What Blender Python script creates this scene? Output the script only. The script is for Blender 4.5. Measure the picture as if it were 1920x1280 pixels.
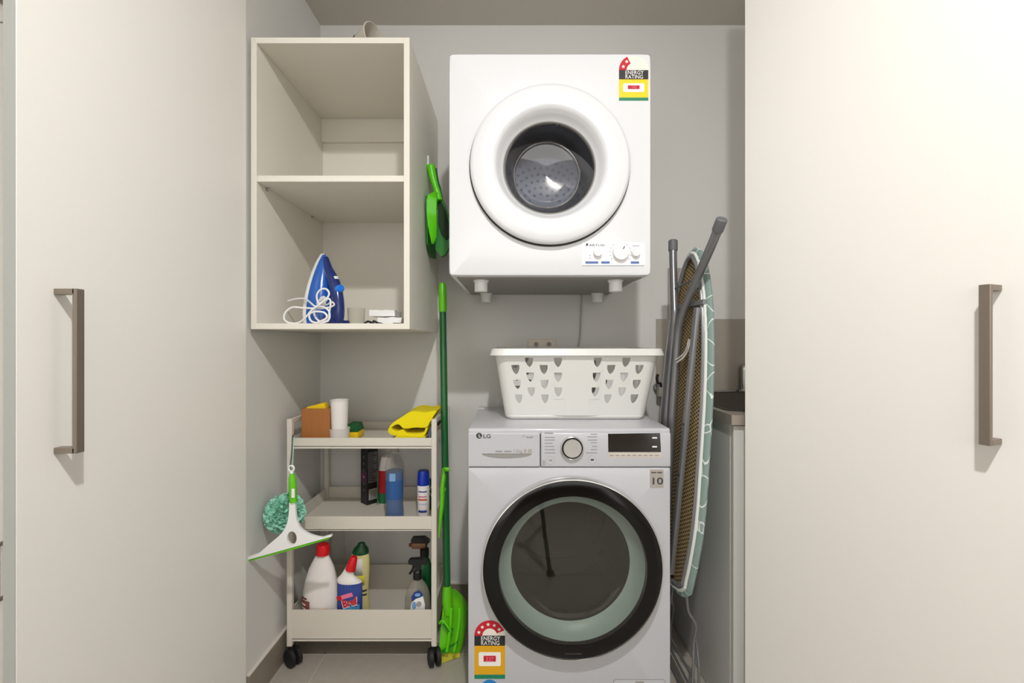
import bpy, bmesh, math, random
from mathutils import Vector, Matrix, noise

random.seed(7)
for _o in list(bpy.data.objects):
    bpy.data.objects.remove(_o)
scene = bpy.context.scene
COL = scene.collection
PI = math.pi

# ------------------------------------------------------------------ camera
CAMZ, FPX = 1.107, 880.0
cam_d = bpy.data.cameras.new('camera')
cam_d.sensor_width = 36.0
cam_d.lens = 36.0 * FPX / 1920.0
cam_d.clip_start = 0.01
cam = bpy.data.objects.new('camera', cam_d)
cam.location = (0, 0, CAMZ)
cam.rotation_euler = (PI / 2, 0, 0)
COL.objects.link(cam)
scene.camera = cam

# ------------------------------------------------------------------ world, light, exposure
world = bpy.data.worlds.new('room_fill')
scene.world = world
world.use_nodes = True
_bg = world.node_tree.nodes['Background']
_bg.inputs[0].default_value = (1.0, 0.972, 0.918, 1)
_bg.inputs[1].default_value = 2.2  # added even fill, entering where the room has no rear wall

LAMP = Vector((0.11, -0.10, 2.385))
lamp_d = bpy.data.lights.new('downlight_bulb', 'POINT')
lamp_d.energy = 26.5
lamp_d.color = (1.0, 0.985, 0.965)
lamp_d.shadow_soft_size = 0.035
beam_d = bpy.data.lights.new('downlight_beam', 'AREA')      # the same fitting's downward beam
beam_d.shape = 'DISK'
beam_d.size = 0.075
beam_d.energy = 22.5
beam_d.color = (1.0, 0.985, 0.965)

vs = scene.view_settings
vs.view_transform = 'Standard'
vs.look = 'None'
vs.gamma = 1.0
vs.exposure = 0.04
vs.use_curve_mapping = False


# ------------------------------------------------------------------ helpers
def lin(c):
    c = c / 255.0
    return c / 12.92 if c <= 0.04045 else ((c + 0.055) / 1.055) ** 2.4


MATS = {}


def M(name, rgb, rough=0.5, metal=0.0, bump=0.0, scale=40.0, var=0.0, coat=0.0, stretch=None, alpha=None, spec=None):
    """procedural principled material; noise gives a little tone variation and relief"""
    m = bpy.data.materials.new(name)
    m.use_nodes = True
    nt = m.node_tree
    b = nt.nodes['Principled BSDF']
    col = (lin(rgb[0]), lin(rgb[1]), lin(rgb[2]), 1)
    b.inputs['Base Color'].default_value = col
    b.inputs['Roughness'].default_value = rough
    b.inputs['Metallic'].default_value = metal
    b.inputs['Coat Weight'].default_value = coat
    b.inputs['Coat Roughness'].default_value = 0.08
    if spec is not None:
        b.inputs['Specular IOR Level'].default_value = spec
    if bump or var:
        tc = nt.nodes.new('ShaderNodeTexCoord')
        mp = nt.nodes.new('ShaderNodeMapping')
        nt.links.new(tc.outputs['Object'], mp.inputs['Vector'])
        if stretch:
            mp.inputs['Scale'].default_value = stretch
        nz = nt.nodes.new('ShaderNodeTexNoise')
        nz.inputs['Scale'].default_value = scale
        nz.inputs['Detail'].default_value = 4
        nt.links.new(mp.outputs['Vector'], nz.inputs['Vector'])
        if var:
            mx = nt.nodes.new('ShaderNodeMix')
            mx.data_type = 'RGBA'
            mx.inputs['A'].default_value = tuple(c * (1 - var) for c in col[:3]) + (1,)
            mx.inputs['B'].default_value = tuple(min(1, c * (1 + var)) for c in col[:3]) + (1,)
            nt.links.new(nz.outputs['Fac'], mx.inputs['Factor'])
            nt.links.new(mx.outputs['Result'], b.inputs['Base Color'])
        if bump:
            bp = nt.nodes.new('ShaderNodeBump')
            bp.inputs['Strength'].default_value = bump
            bp.inputs['Distance'].default_value = 0.002
            nt.links.new(nz.outputs['Fac'], bp.inputs['Height'])
            nt.links.new(bp.outputs['Normal'], b.inputs['Normal'])
    MATS[name] = m
    return m


def glass(name, tint, ior=1.45, rough=0.02, haze=0.0, hazecol=(200, 200, 200)):
    """thin pane: tinted transparency under a fresnel gloss, with optional milky haze"""
    m = bpy.data.materials.new(name)
    m.use_nodes = True
    nt = m.node_tree
    for n in list(nt.nodes):
        if n.type != 'OUTPUT_MATERIAL':
            nt.nodes.remove(n)
    out = [n for n in nt.nodes if n.type == 'OUTPUT_MATERIAL'][0]
    tr = nt.nodes.new('ShaderNodeBsdfTransparent')
    tr.inputs[0].default_value = (lin(tint[0]), lin(tint[1]), lin(tint[2]), 1)
    gl = nt.nodes.new('ShaderNodeBsdfGlossy')
    gl.inputs['Roughness'].default_value = rough
    f0 = ((ior - 1) / (ior + 1)) ** 2
    lw = nt.nodes.new('ShaderNodeLayerWeight')
    lw.inputs[0].default_value = 0.5
    pw = nt.nodes.new('ShaderNodeMath')
    pw.operation = 'POWER'
    pw.inputs[1].default_value = 5.0
    nt.links.new(lw.outputs['Facing'], pw.inputs[0])
    fr = nt.nodes.new('ShaderNodeMath')
    fr.operation = 'MULTIPLY_ADD'
    fr.inputs[1].default_value = 1 - f0
    fr.inputs[2].default_value = f0
    nt.links.new(pw.outputs[0], fr.inputs[0])
    base = tr
    if haze:
        df = nt.nodes.new('ShaderNodeBsdfDiffuse')
        df.inputs[0].default_value = (lin(hazecol[0]), lin(hazecol[1]), lin(hazecol[2]), 1)
        mh = nt.nodes.new('ShaderNodeMixShader')
        mh.inputs[0].default_value = haze
        nt.links.new(tr.outputs[0], mh.inputs[1])
        nt.links.new(df.outputs[0], mh.inputs[2])
        base = mh
    mx = nt.nodes.new('ShaderNodeMixShader')
    nt.links.new(fr.outputs[0], mx.inputs[0])
    nt.links.new(base.outputs[0], mx.inputs[1])
    nt.links.new(gl.outputs[0], mx.inputs[2])
    nt.links.new(mx.outputs[0], out.inputs[0])
    MATS[name] = m
    return m


WORLD = {}


def at(px, py, d):
    """the point at depth d seen at pixel (px, py) of the 1920x1280 frame"""
    return Vector(((px - 960) / FPX * d, d, CAMZ - (py - 640) / FPX * d))


def X(px, d):
    return (px - 960) / FPX * d


def Z(py, d):
    return CAMZ - (py - 640) / FPX * d


def tag(o, label, cat, group=None):
    o['label'] = label
    o['category'] = cat
    if group:
        o['group'] = group
    return o


def thing(name, label, cat, loc=(0, 0, 0), rot=None, group=None):
    o = bpy.data.objects.new(name, None)
    o.empty_display_size = 0.05
    COL.objects.link(o)
    mtx = Matrix.Translation(Vector(loc))
    if rot is not None:
        mtx = mtx @ rot.to_4x4()
    o.matrix_basis = mtx
    WORLD[o.name] = mtx
    return tag(o, label, cat, group)


def obj(name, bm, mat, parent=None, smooth=True, local=False, angle=35, solid=None, sub=0, recalc=True):
    """link a bmesh as one mesh object; world coordinates unless local"""
    mw = WORLD.get(parent.name, Matrix.Identity(4)) if parent else Matrix.Identity(4)
    if parent and not local:
        bmesh.ops.transform(bm, matrix=mw.inverted(), verts=bm.verts)
    if recalc:
        bmesh.ops.recalc_face_normals(bm, faces=bm.faces)
    me = bpy.data.meshes.new(name)
    bm.to_mesh(me)
    bm.free()
    if isinstance(mat, str):
        mat = MATS[mat]
    me.materials.append(mat)
    if smooth:
        me.shade_smooth()
        me.set_sharp_from_angle(angle=math.radians(angle))
    o = bpy.data.objects.new(name, me)
    COL.objects.link(o)
    WORLD[o.name] = mw
    if parent:
        o.parent = parent
    if solid:
        md = o.modifiers.new('thickness', 'SOLIDIFY')
        md.thickness = solid
        md.offset = 0
    if sub:
        md = o.modifiers.new('smooth', 'SUBSURF')
        md.levels = sub
        md.render_levels = sub
    return o


def struct(name, bm, mat, parent=None, **k):
    o = obj(name, bm, mat, parent, **k)
    o['kind'] = 'structure'
    return o


def new():
    return bmesh.new()


def box(bm, x0, x1, y0, y1, z0, z1, bevel=0.0, seg=2, mtx=None):
    vs_ = [bm.verts.new(p) for p in ((x0, y0, z0), (x1, y0, z0), (x1, y1, z0), (x0, y1, z0),
                                     (x0, y0, z1), (x1, y0, z1), (x1, y1, z1), (x0, y1, z1))]
    fs = [bm.faces.new([vs_[i] for i in f]) for f in
          ((3, 2, 1, 0), (4, 5, 6, 7), (0, 1, 5, 4), (1, 2, 6, 5), (2, 3, 7, 6), (3, 0, 4, 7))]
    allv = list(vs_)
    if bevel:
        es = list({e for f in fs for e in f.edges})
        r = bmesh.ops.bevel(bm, geom=es, offset=bevel, segments=seg, affect='EDGES', profile=0.5)
        allv = list({v for f in r['faces'] for v in f.verts} | {v for v in vs_ if v.is_valid})
    if mtx is not None:
        bmesh.ops.transform(bm, matrix=mtx, verts=allv)
    return bm


def B(*a, **k):
    return box(new(), *a, **k)


def lathe(bm, prof, mtx=Matrix.Identity(4), seg=32, sx=1.0, sy=1.0, shear=None, cap0=False, cap1=False, power=None):
    """profile [(r, h)] turned about +Z, then moved by mtx; shear(h) -> (dx, dy)"""
    rings = []
    for r, h in prof:
        dx, dy = shear(h) if shear else (0, 0)
        ring = []
        for i in range(seg):
            a = 2 * PI * i / seg
            c, s = math.cos(a), math.sin(a)
            if power:
                c = math.copysign(abs(c) ** power, c)
                s = math.copysign(abs(s) ** power, s)
            ring.append(bm.verts.new(mtx @ Vector((r * c * sx + dx, r * s * sy + dy, h))))
        rings.append(ring)
    for a, b in zip(rings, rings[1:]):
        for i in range(seg):
            j = (i + 1) % seg
            bm.faces.new((a[i], a[j], b[j], b[i]))
    if cap0:
        bm.faces.new(list(reversed(rings[0])))
    if cap1:
        bm.faces.new(rings[-1])
    return bm


def front(x, y, z):
    """matrix whose +Z axis points at the viewer (-Y), local X stays X"""
    return Matrix.Translation((x, y, z)) @ Matrix.Rotation(PI / 2, 4, 'X')


def up(x, y, z):
    return Matrix.Translation((x, y, z))


def catmull(pts, n=6, closed=False):
    pts = [Vector(p) for p in pts]
    out = []
    N = len(pts)
    rng = range(N) if closed else range(N - 1)
    for i in rng:
        if closed:
            p0, p1, p2, p3 = pts[i - 1], pts[i], pts[(i + 1) % N], pts[(i + 2) % N]
        else:
            p0, p1, p2, p3 = pts[max(i - 1, 0)], pts[i], pts[i + 1], pts[min(i + 2, N - 1)]
        for k in range(n):
            t = k / n
            out.append(0.5 * ((2 * p1) + (p2 - p0) * t + (2 * p0 - 5 * p1 + 4 * p2 - p3) * t * t
                              + (3 * p1 - p0 - 3 * p2 + p3) * t ** 3))
    if not closed:
        out.append(pts[-1])
    return out


def tube(bm, pts, r, seg=10, closed=False, flat=1.0, up_hint=None):
    pts = [Vector(p) for p in pts]
    n = len(pts)
    rad = r if isinstance(r, (list, tuple)) else [r] * n
    rings = []
    prev = None
    for i, p in enumerate(pts):
        if closed:
            t = pts[(i + 1) % n] - pts[i - 1]
        else:
            t = pts[min(i + 1, n - 1)] - pts[max(i - 1, 0)]
        t.normalize()
        if prev is None:
            h = Vector(up_hint) if up_hint else (Vector((0, 0, 1)) if abs(t.z) < 0.9 else Vector((1, 0, 0)))
            a = (h - t * h.dot(t)).normalized()
        else:
            a = (prev - t * prev.dot(t)).normalized()
        prev = a
        b = t.cross(a)
        rings.append([bm.verts.new(p + a * (rad[i] * math.cos(2 * PI * k / seg)) + b * (rad[i] * flat * math.sin(2 * PI * k / seg)))
                      for k in range(seg)])
    m = n if closed else n - 1
    for i in range(m):
        a, b = rings[i], rings[(i + 1) % n]
        for k in range(seg):
            j = (k + 1) % seg
            bm.faces.new((a[k], a[j], b[j], b[k]))
    if not closed:
        bm.faces.new(list(reversed(rings[0])))
        bm.faces.new(rings[-1])
    return bm


def plate(bm, outer, holes=(), t=0.001, mtx=Matrix.Identity(4)):
    """flat polygon (local XY) with holes, extruded by t along local +Z"""
    edges = []
    for loop in [outer] + list(holes):
        v = [bm.verts.new((p[0], p[1], 0)) for p in loop]
        for i in range(len(v)):
            edges.append(bm.edges.new((v[i], v[(i + 1) % len(v)])))
    r = bmesh.ops.triangle_fill(bm, use_beauty=True, edges=edges, normal=(0, 0, 1))
    fs = [g for g in r['geom'] if isinstance(g, bmesh.types.BMFace)]
    verts = list({v for f in fs for v in f.verts})
    e = bmesh.ops.extrude_face_region(bm, geom=fs)
    nv = [g for g in e['geom'] if isinstance(g, bmesh.types.BMVert)]
    bmesh.ops.translate(bm, verts=nv, vec=(0, 0, t))
    bmesh.ops.transform(bm, matrix=mtx, verts=list(set(verts) | set(nv)))
    return bm


def ell(cx, cy, rx, ry, n=24, a0=0, a1=2 * PI):
    return [(cx + rx * math.cos(a0 + (a1 - a0) * i / n), cy + ry * math.sin(a0 + (a1 - a0) * i / n)) for i in range(n)]


def rrect(x0, x1, y0, y1, r, n=5):
    pts = []
    for cx, cy, a in ((x1 - r, y1 - r, 0), (x0 + r, y1 - r, PI / 2), (x0 + r, y0 + r, PI), (x1 - r, y0 + r, 1.5 * PI)):
        for i in range(n + 1):
            b = a + PI / 2 * i / n
            pts.append((cx + r * math.cos(b), cy + r * math.sin(b)))
    return pts


def text(name, body, size, mtx, mat, parent, width=None, bold=0.0, shear=0.0, align='LEFT'):
    """lettering as thin raised geometry; mtx maps text XY to the surface"""
    cu = bpy.data.curves.new('lettering', 'FONT')
    cu.body = body
    cu.size = size
    cu.extrude = 0.0003
    cu.offset = bold
    cu.shear = shear
    cu.resolution_u = 3
    cu.align_x = align
    cu.space_line = 0.82
    tmp = bpy.data.objects.new('lettering', cu)
    COL.objects.link(tmp)
    me = bpy.data.meshes.new_from_object(tmp)
    bm = new()
    bm.from_mesh(me)
    bpy.data.objects.remove(tmp)
    bpy.data.curves.remove(cu)
    bpy.data.meshes.remove(me)
    if width and bm.verts:
        xs = [v.co.x for v in bm.verts]
        w0 = max(xs) - min(xs)
        k = width / w0
        off = min(xs) if align == 'LEFT' else 0
        for v in bm.verts:
            v.co.x = (v.co.x - off) * k
    bmesh.ops.transform(bm, matrix=mtx, verts=bm.verts)
    return obj(name, bm, mat, parent, smooth=False)


# ------------------------------------------------------------------ materials
M('wall_paint', (216, 215, 212), 0.75, bump=0.05, scale=300, var=0.01)
M('ceiling_paint', (200, 195, 186), 0.9, bump=0.05, scale=200)
M('door_laminate', (241, 239, 234), 0.42, bump=0.02, scale=250, var=0.01)
M('melamine', (228, 224, 214), 0.5, bump=0.02, scale=300)
M('cup_grey', (196, 190, 180), 0.5)
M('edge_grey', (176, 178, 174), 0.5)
M('tile', (172, 165, 155), 0.42, bump=0.08, scale=35, var=0.10)
M('grout', (196, 190, 182), 0.9, bump=0.2, scale=200)
M('skirting_tile', (140, 131, 119), 0.45, bump=0.06, scale=35, var=0.08)
M('skirting_trim', (214, 208, 198), 0.5)
M('brushed_nickel', (150, 139, 128), 0.38, metal=0.85, bump=0.05, scale=60, stretch=(200, 200, 4))
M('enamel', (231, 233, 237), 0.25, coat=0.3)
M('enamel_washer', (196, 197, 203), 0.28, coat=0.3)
M('white_plastic', (240, 240, 240), 0.38)
M('basket_plastic', (228, 228, 225), 0.35)
M('panel_print', (247, 247, 249), 0.35)
M('gap_dark', (46, 45, 44), 0.7)
M('seal_grey', (150, 148, 145), 0.6)
M('black_gloss', (12, 11, 10), 0.14, spec=0.35)
M('black_plastic', (18, 18, 19), 0.4)
M('black_rubber', (22, 22, 23), 0.6)
M('silver', (215, 214, 212), 0.22, metal=0.9)
M('satin_silver', (206, 205, 203), 0.35, metal=0.55)
M('drum_steel', (168, 168, 172), 0.28, metal=1.0, bump=0.03, scale=80)
M('drum_dark', (128, 126, 118), 0.42, metal=0.6, bump=0.05, scale=60)
M('teal_frost', (148, 166, 162), 0.4)
M('ink_faint', (44, 44, 42), 0.6)
M('ink_dark', (62, 62, 66), 0.6)
M('ink_grey', (150, 150, 154), 0.6)
M('ink_blue', (88, 116, 176), 0.6)
M('ink_red', (196, 22, 42), 0.6)
M('label_yellow', (247, 211, 20), 0.5)
M('label_amber', (226, 168, 16), 0.5)
M('label_green', (16, 130, 96), 0.5)
M('label_black', (38, 36, 34), 0.5)
M('label_cream', (240, 234, 224), 0.5)
M('label_white', (246, 244, 242), 0.5)
M('sticker_blue', (30, 130, 205), 0.5)
M('badge_grey', (178, 172, 166), 0.4, metal=0.2)
M('display_glass', (42, 38, 36), 0.12, coat=0.5)
M('display_strip', (206, 198, 188), 0.4)
M('outlet_plastic', (220, 208, 192), 0.45)
M('cord_grey', (172, 172, 170), 0.5)
M('trolley_paint', (216, 210, 199), 0.42, bump=0.02, scale=250)
M('bamboo', (166, 106, 52), 0.5, bump=0.12, scale=25, var=0.18, stretch=(6, 6, 0.7))
M('sponge_yellow', (238, 200, 20), 0.9, bump=0.8, scale=220, var=0.1)
M('scourer_green', (26, 92, 46), 0.95, bump=1.0, scale=260, var=0.2)
M('cloth_yellow', (240, 222, 10), 0.95, bump=0.5, scale=260, var=0.06)
M('cloth_blue', (104, 122, 150), 0.95, bump=0.5, scale=260, var=0.1)
M('cloth_orange', (222, 92, 46), 0.95, bump=0.5, scale=260, var=0.1)
M('cloth_navy', (40, 50, 66), 0.95, bump=0.5, scale=260, var=0.1)
M('paper_white', (238, 234, 232), 0.6)
M('carton_black', (24, 22, 24), 0.4, var=0.2, scale=12)
M('carton_purple', (88, 52, 80), 0.5)
M('carton_grey', (108, 106, 106), 0.5)
M('red_label', (196, 16, 34), 0.4)
M('green_label', (20, 104, 62), 0.4)
M('blue_cap', (12, 48, 168), 0.3)
M('label_sky', (120, 166, 214), 0.5)
M('label_navy', (30, 58, 140), 0.45, var=0.25, scale=18)
M('label_teal', (30, 120, 170), 0.45, var=0.25, scale=22)
M('label_pink', (236, 120, 150), 0.5)
M('label_brown', (120, 58, 48), 0.5)
M('hdpe_white', (236, 230, 228), 0.42)
M('red_cap', (214, 14, 26), 0.3)
M('cream_bottle', (226, 216, 150), 0.4)
M('label_lemon', (232, 222, 60), 0.5)
M('green_cap', (14, 84, 46), 0.35)
M('lime', (98, 196, 10), 0.35)
M('lime_bright', (92, 206, 4), 0.35)
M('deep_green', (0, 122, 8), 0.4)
M('pole_green', (2, 92, 38), 0.3, coat=0.2)
M('bristle_dark', (42, 60, 40), 0.9, bump=0.6, scale=200)
M('bristle_yellow', (208, 204, 60), 0.8, bump=0.6, scale=200)
M('mint', (168, 228, 206), 0.7, var=0.15, scale=40)
M('iron_blue', (24, 92, 184), 0.22, coat=0.4)
M('iron_navy', (16, 40, 112), 0.25, coat=0.4)
M('iron_bright', (20, 120, 230), 0.25, coat=0.3)
M('cord_white', (236, 236, 238), 0.45)
M('tube_grey', (128, 128, 131), 0.32, metal=0.55)
M('bar_grey', (136, 137, 140), 0.4, metal=0.3)
M('cap_grey', (104, 104, 108), 0.5)
M('piping_white', (226, 230, 226), 0.8)
M('sink_steel', (74, 70, 64), 0.3, metal=0.9, bump=0.02, scale=60)
M('bench_top', (150, 142, 132), 0.35, metal=0.3)
M('bench_panel', (190, 190, 186), 0.4)
M('splash_taupe', (158, 150, 139), 0.3, coat=0.2)
M('tripod_black', (10, 10, 11), 0.45)
M('rear_timber', (120, 84, 56), 0.5, var=0.25, scale=6, stretch=(1, 1, 8))
glass('pane_clear', (238, 242, 245), 1.5)
glass('pane_bowl', (226, 230, 236), 1.9, haze=0.20, hazecol=(184, 190, 212))  # bluish haze stands in for the reflection on the bowl end
glass('pane_cone', (176, 174, 168), 2.3)
glass('pane_smoke', (238, 238, 234), 1.9)
glass('pane_dark', (150, 149, 142), 1.35, haze=0.03, hazecol=(132, 128, 112))
glass('pet_clear', (250, 250, 248), 1.25, haze=0.10, hazecol=(215, 212, 206))
glass('pet_blue', (190, 210, 240), 1.2, haze=0.55, hazecol=(74, 122, 190))
glass('pet_grey', (240, 238, 232), 1.3, haze=0.28, hazecol=(196, 190, 180))
glass('pet_amber', (220, 190, 160), 1.35, haze=0.25, hazecol=(190, 150, 120))

# lamp glow (the only emitter besides the world fill)
_m = bpy.data.materials.new('lamp_glow')
_m.use_nodes = True
_e = _m.node_tree.nodes['Principled BSDF']
_e.inputs['Emission Color'].default_value = (1, 0.96, 0.9, 1)
_e.inputs['Emission Strength'].default_value = 12
MATS['lamp_glow'] = _m

# ironing-board underside: expanded-metal mesh; cover: grey green cloth with white lines
_m = M('expanded_metal', (150, 126, 84), 0.6, metal=0.2)
_nt = _m.node_tree
_tc = _nt.nodes.new('ShaderNodeTexCoord')
_mp = _nt.nodes.new('ShaderNodeMapping')
_mp.inputs['Scale'].default_value = (60, 115, 60)
_mp.inputs['Rotation'].default_value = (0, 0, PI / 4)
_ck = _nt.nodes.new('ShaderNodeTexVoronoi')
_ck.distance = 'CHEBYCHEV'
_ck.inputs['Randomness'].default_value = 0.0
_ck.inputs['Scale'].default_value = 1.0
_rp = _nt.nodes.new('ShaderNodeValToRGB')
_rp.color_ramp.elements[0].position = 0.28
_rp.color_ramp.elements[0].color = (lin(70), lin(58), lin(38), 1)
_rp.color_ramp.elements[1].position = 0.42
_rp.color_ramp.elements[1].color = (lin(196), lin(172), lin(124), 1)
_nt.links.new(_tc.outputs['Object'], _mp.inputs['Vector'])
_nt.links.new(_mp.outputs['Vector'], _ck.inputs['Vector'])
_nt.links.new(_ck.outputs['Distance'], _rp.inputs['Fac'])
_nt.links.new(_rp.outputs['Color'], _nt.nodes['Principled BSDF'].inputs['Base Color'])
_m = M('board_cloth', (140, 160, 154), 0.9)
_nt = _m.node_tree
_tc = _nt.nodes.new('ShaderNodeTexCoord')
_vo = _nt.nodes.new('ShaderNodeTexVoronoi')
_vo.feature = 'DISTANCE_TO_EDGE'
_vo.inputs['Scale'].default_value = 13
_rp = _nt.nodes.new('ShaderNodeValToRGB')
_rp.color_ramp.elements[0].position = 0.012
_rp.color_ramp.elements[0].color = (lin(222), lin(230), lin(226), 1)
_rp.color_ramp.elements[1].position = 0.022
_rp.color_ramp.elements[1].color = (lin(134), lin(156), lin(150), 1)
_nt.links.new(_tc.outputs['Object'], _vo.inputs['Vector'])
_nt.links.new(_vo.outputs['Distance'], _rp.inputs['Fac'])
_nt.links.new(_rp.outputs['Color'], _nt.nodes['Principled BSDF'].inputs['Base Color'])

# ------------------------------------------------------------------ the room
CEIL, WALLX, BACK = 2.42, -0.796, 1.95
RX0, RX1, RY0 = -2.3, 2.0, -2.8

fl = struct('floor', B(RX0, RX1, RY0, BACK, -0.03, -0.003), 'grout', smooth=False)
tile_mesh = {}
T, G = 0.6, 0.004
ix = math.floor((RX0 + 0.663) / T)
while -0.663 + ix * T < RX1:
    iy = math.floor((RY0 - 1.662) / T)
    while 1.662 + iy * T < BACK:
        x0, x1 = max(-0.663 + ix * T + G / 2, RX0), min(-0.663 + (ix + 1) * T - G / 2, RX1)
        y0, y1 = max(1.662 + iy * T + G / 2, RY0), min(1.662 + (iy + 1) * T - G / 2, BACK)
        if x1 - x0 > 0.01 and y1 - y0 > 0.01:
            key = (round(x1 - x0, 4), round(y1 - y0, 4))
            if key not in tile_mesh:
                w, d = key
                t_ = obj('tile', B(-w / 2, w / 2, -d / 2, d / 2, -0.0095, 0, bevel=0.0012, seg=1), 'tile', fl, smooth=False, local=True)
                tile_mesh[key] = t_.data
            else:
                t_ = bpy.data.objects.new('tile', tile_mesh[key])
                COL.objects.link(t_)
                t_.parent = fl
            t_.location = ((x0 + x1) / 2, (y0 + y1) / 2, 0)
        iy += 1
    ix += 1

struct('ceiling', B(RX0, RX1, RY0, BACK + 0.1, CEIL, CEIL + 0.06), 'ceiling_paint', smooth=False)
struct('wall_back', B(RX0, RX1, BACK, BACK + 0.1, -0.03, CEIL), 'wall_paint', smooth=False)
struct('wall_left', B(-0.838, WALLX, 1.405, BACK, 0, CEIL), 'wall_paint', smooth=False)
struct('wall_far_left', B(RX0 - 0.1, RX0, RY0, BACK, -0.03, CEIL), 'wall_paint', smooth=False)
struct('wall_right', B(RX1, RX1 + 0.1, RY0, BACK, -0.03, CEIL), 'wall_paint', smooth=False)

for nm, a in (('baseboard_left', (WALLX, WALLX + 0.010, 1.405, BACK)), ('baseboard_back', (WALLX + 0.010, 0.628, BACK - 0.010, BACK))):
    b_ = struct(nm, B(a[0], a[1], a[2], a[3], 0.003, 0.104, bevel=0.001, seg=1), 'skirting_tile', smooth=False)
    struct('trim', B(a[0], a[1] + (0.001 if 'left' in nm else 0), a[2] - (0 if 'left' in nm else 0.001), a[3], 0.104, 0.1075), 'skirting_trim', b_, smooth=False)
    struct('joint', B(a[0], a[1], a[2], a[3], 0.0, 0.003), 'grout', b_, smooth=False)


# the two tall doors standing open
def bar_handle(parent, p, n, along, half, stand, w=0.008, t=0.008, name='handle'):
    """D handle: square bar held off a face at point p (world), normal n, vertical"""
    n = Vector(n).normalized()
    s = Vector((0, 0, 1)).cross(n).normalized()
    p = Vector(p)
    mt = Matrix((s, n, Vector((0, 0, 1)))).transposed().to_4x4()
    mt.translation = p
    bm = new()
    box(bm, -w, w, stand - t, stand, -half, half, bevel=0.001, seg=1, mtx=mt)
    for k in (-1, 1):
        z0, z1 = (half - 0.010, half) if k > 0 else (-half, -half + 0.010)
        box(bm, -w, w, 0.0, stand - t * 0.5, z0, z1, bevel=0.001, seg=1, mtx=mt)
    return obj(name, bm, 'brushed_nickel', parent, smooth=False)


d1 = struct('door_1', B(-0.808, -0.789, 0.7466, 1.392, 0.012, 2.40, bevel=0.001, seg=1), 'door_laminate', smooth=False)
obj('edge_shade', B(-0.8085, -0.7895, 0.7454, 0.7466, 0.012, 2.40), 'edge_grey', d1, smooth=False)  # grey strip added to dim the lamp-lit free edge
bar_handle(d1, (-0.789, 0.815, Z(695, 0.815)), (1, 0, 0), 1, 0.142, 0.040)

hx, hy = 0.645, 1.300
fdir = Vector((0.37, -0.929, 0)).normalized()          # along the face, towards the viewer
fn = Vector((-0.929, -0.37, 0)).normalized()           # the face's normal
mt = Matrix((fdir, -fn, Vector((0, 0, 1)))).transposed().to_4x4()
mt.translation = (hx, hy, 0)
d2 = struct('door_2', B(0, 0.60, 0, 0.018, 0.012, 2.40, bevel=0.001, seg=1, mtx=mt), 'door_laminate', smooth=False)
_p = Vector((hx, hy, 0)) + fdir * 0.524
bar_handle(d2, (_p.x, _p.y, Z(683, 0.815)), fn, 1, 0.137, 0.037)

# neighbouring tall cupboard seen past the edge of the left door
nc = thing('tall_cupboard', 'pale grey tall cupboard at the far left edge behind the open door', 'cupboard', (-1.5, 1.6, 0))
obj('carcass', B(-2.28, -0.842, 1.402, 1.945, 0.0, 2.415), 'melamine', nc, smooth=False)
for z0, z1, hz in ((0.10, 2.045, Z(1073, 1.36)), (2.05, 2.40, Z(2, 1.36) + 0.085)):
    for x0, x1, hxx in ((-1.552, -0.846, -1.489), (-2.27, -1.556, -1.62)):
        dd = obj('door', B(x0, x1, 1.383, 1.401, z0, z1, bevel=0.001, seg=1), 'door_laminate', nc, smooth=False)
        bar_handle(dd, (hxx, 1.383, hz), (0, -1, 0), 1, 0.085, 0.030, w=0.006)

# timber kitchen run at the far end of the room (only seen as a reflection)
rk = thing('kitchen_unit', 'brown timber kitchen unit mirrored in the dryer glass', 'cupboard', (0.2, -2.6, 0))
obj('carcass', B(-0.9, 1.5, -2.79, -2.4, 0.0, 0.9, bevel=0.002, seg=1), 'rear_timber', rk, smooth=False)
obj('worktop', B(-0.92, 1.52, -2.79, -2.37, 0.9, 0.94, bevel=0.002, seg=1), 'rear_timber', rk, smooth=False)
for k in range(4):
    obj('door', B(-0.89 + k * 0.6, -0.31 + k * 0.6, -2.40, -2.382, 0.1, 0.885, bevel=0.002, seg=1), 'rear_timber', rk, smooth=False)

# ceiling downlight
dl = thing('ceiling_downlight', 'round white ceiling downlight shining on the dryer front', 'light', (LAMP.x, LAMP.y, CEIL))
obj('trim_ring', lathe(new(), [(0.040, -0.001), (0.056, -0.003), (0.062, 0.0), (0.040, 0.0)], up(LAMP.x, LAMP.y, CEIL), 40), 'white_plastic', dl)
obj('lens', lathe(new(), [(0.040, -0.0015), (0.0001, -0.0015)], up(LAMP.x, LAMP.y, CEIL), 40), 'lamp_glow', dl)
lo = bpy.data.objects.new('bulb_light', lamp_d)
COL.objects.link(lo)
lo.parent = dl
lo.location = LAMP - Vector((LAMP.x, LAMP.y, CEIL))
lo2 = bpy.data.objects.new('beam_light', beam_d)
COL.objects.link(lo2)
lo2.parent = dl
lo2.location = (0, 0, -0.008)

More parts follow.
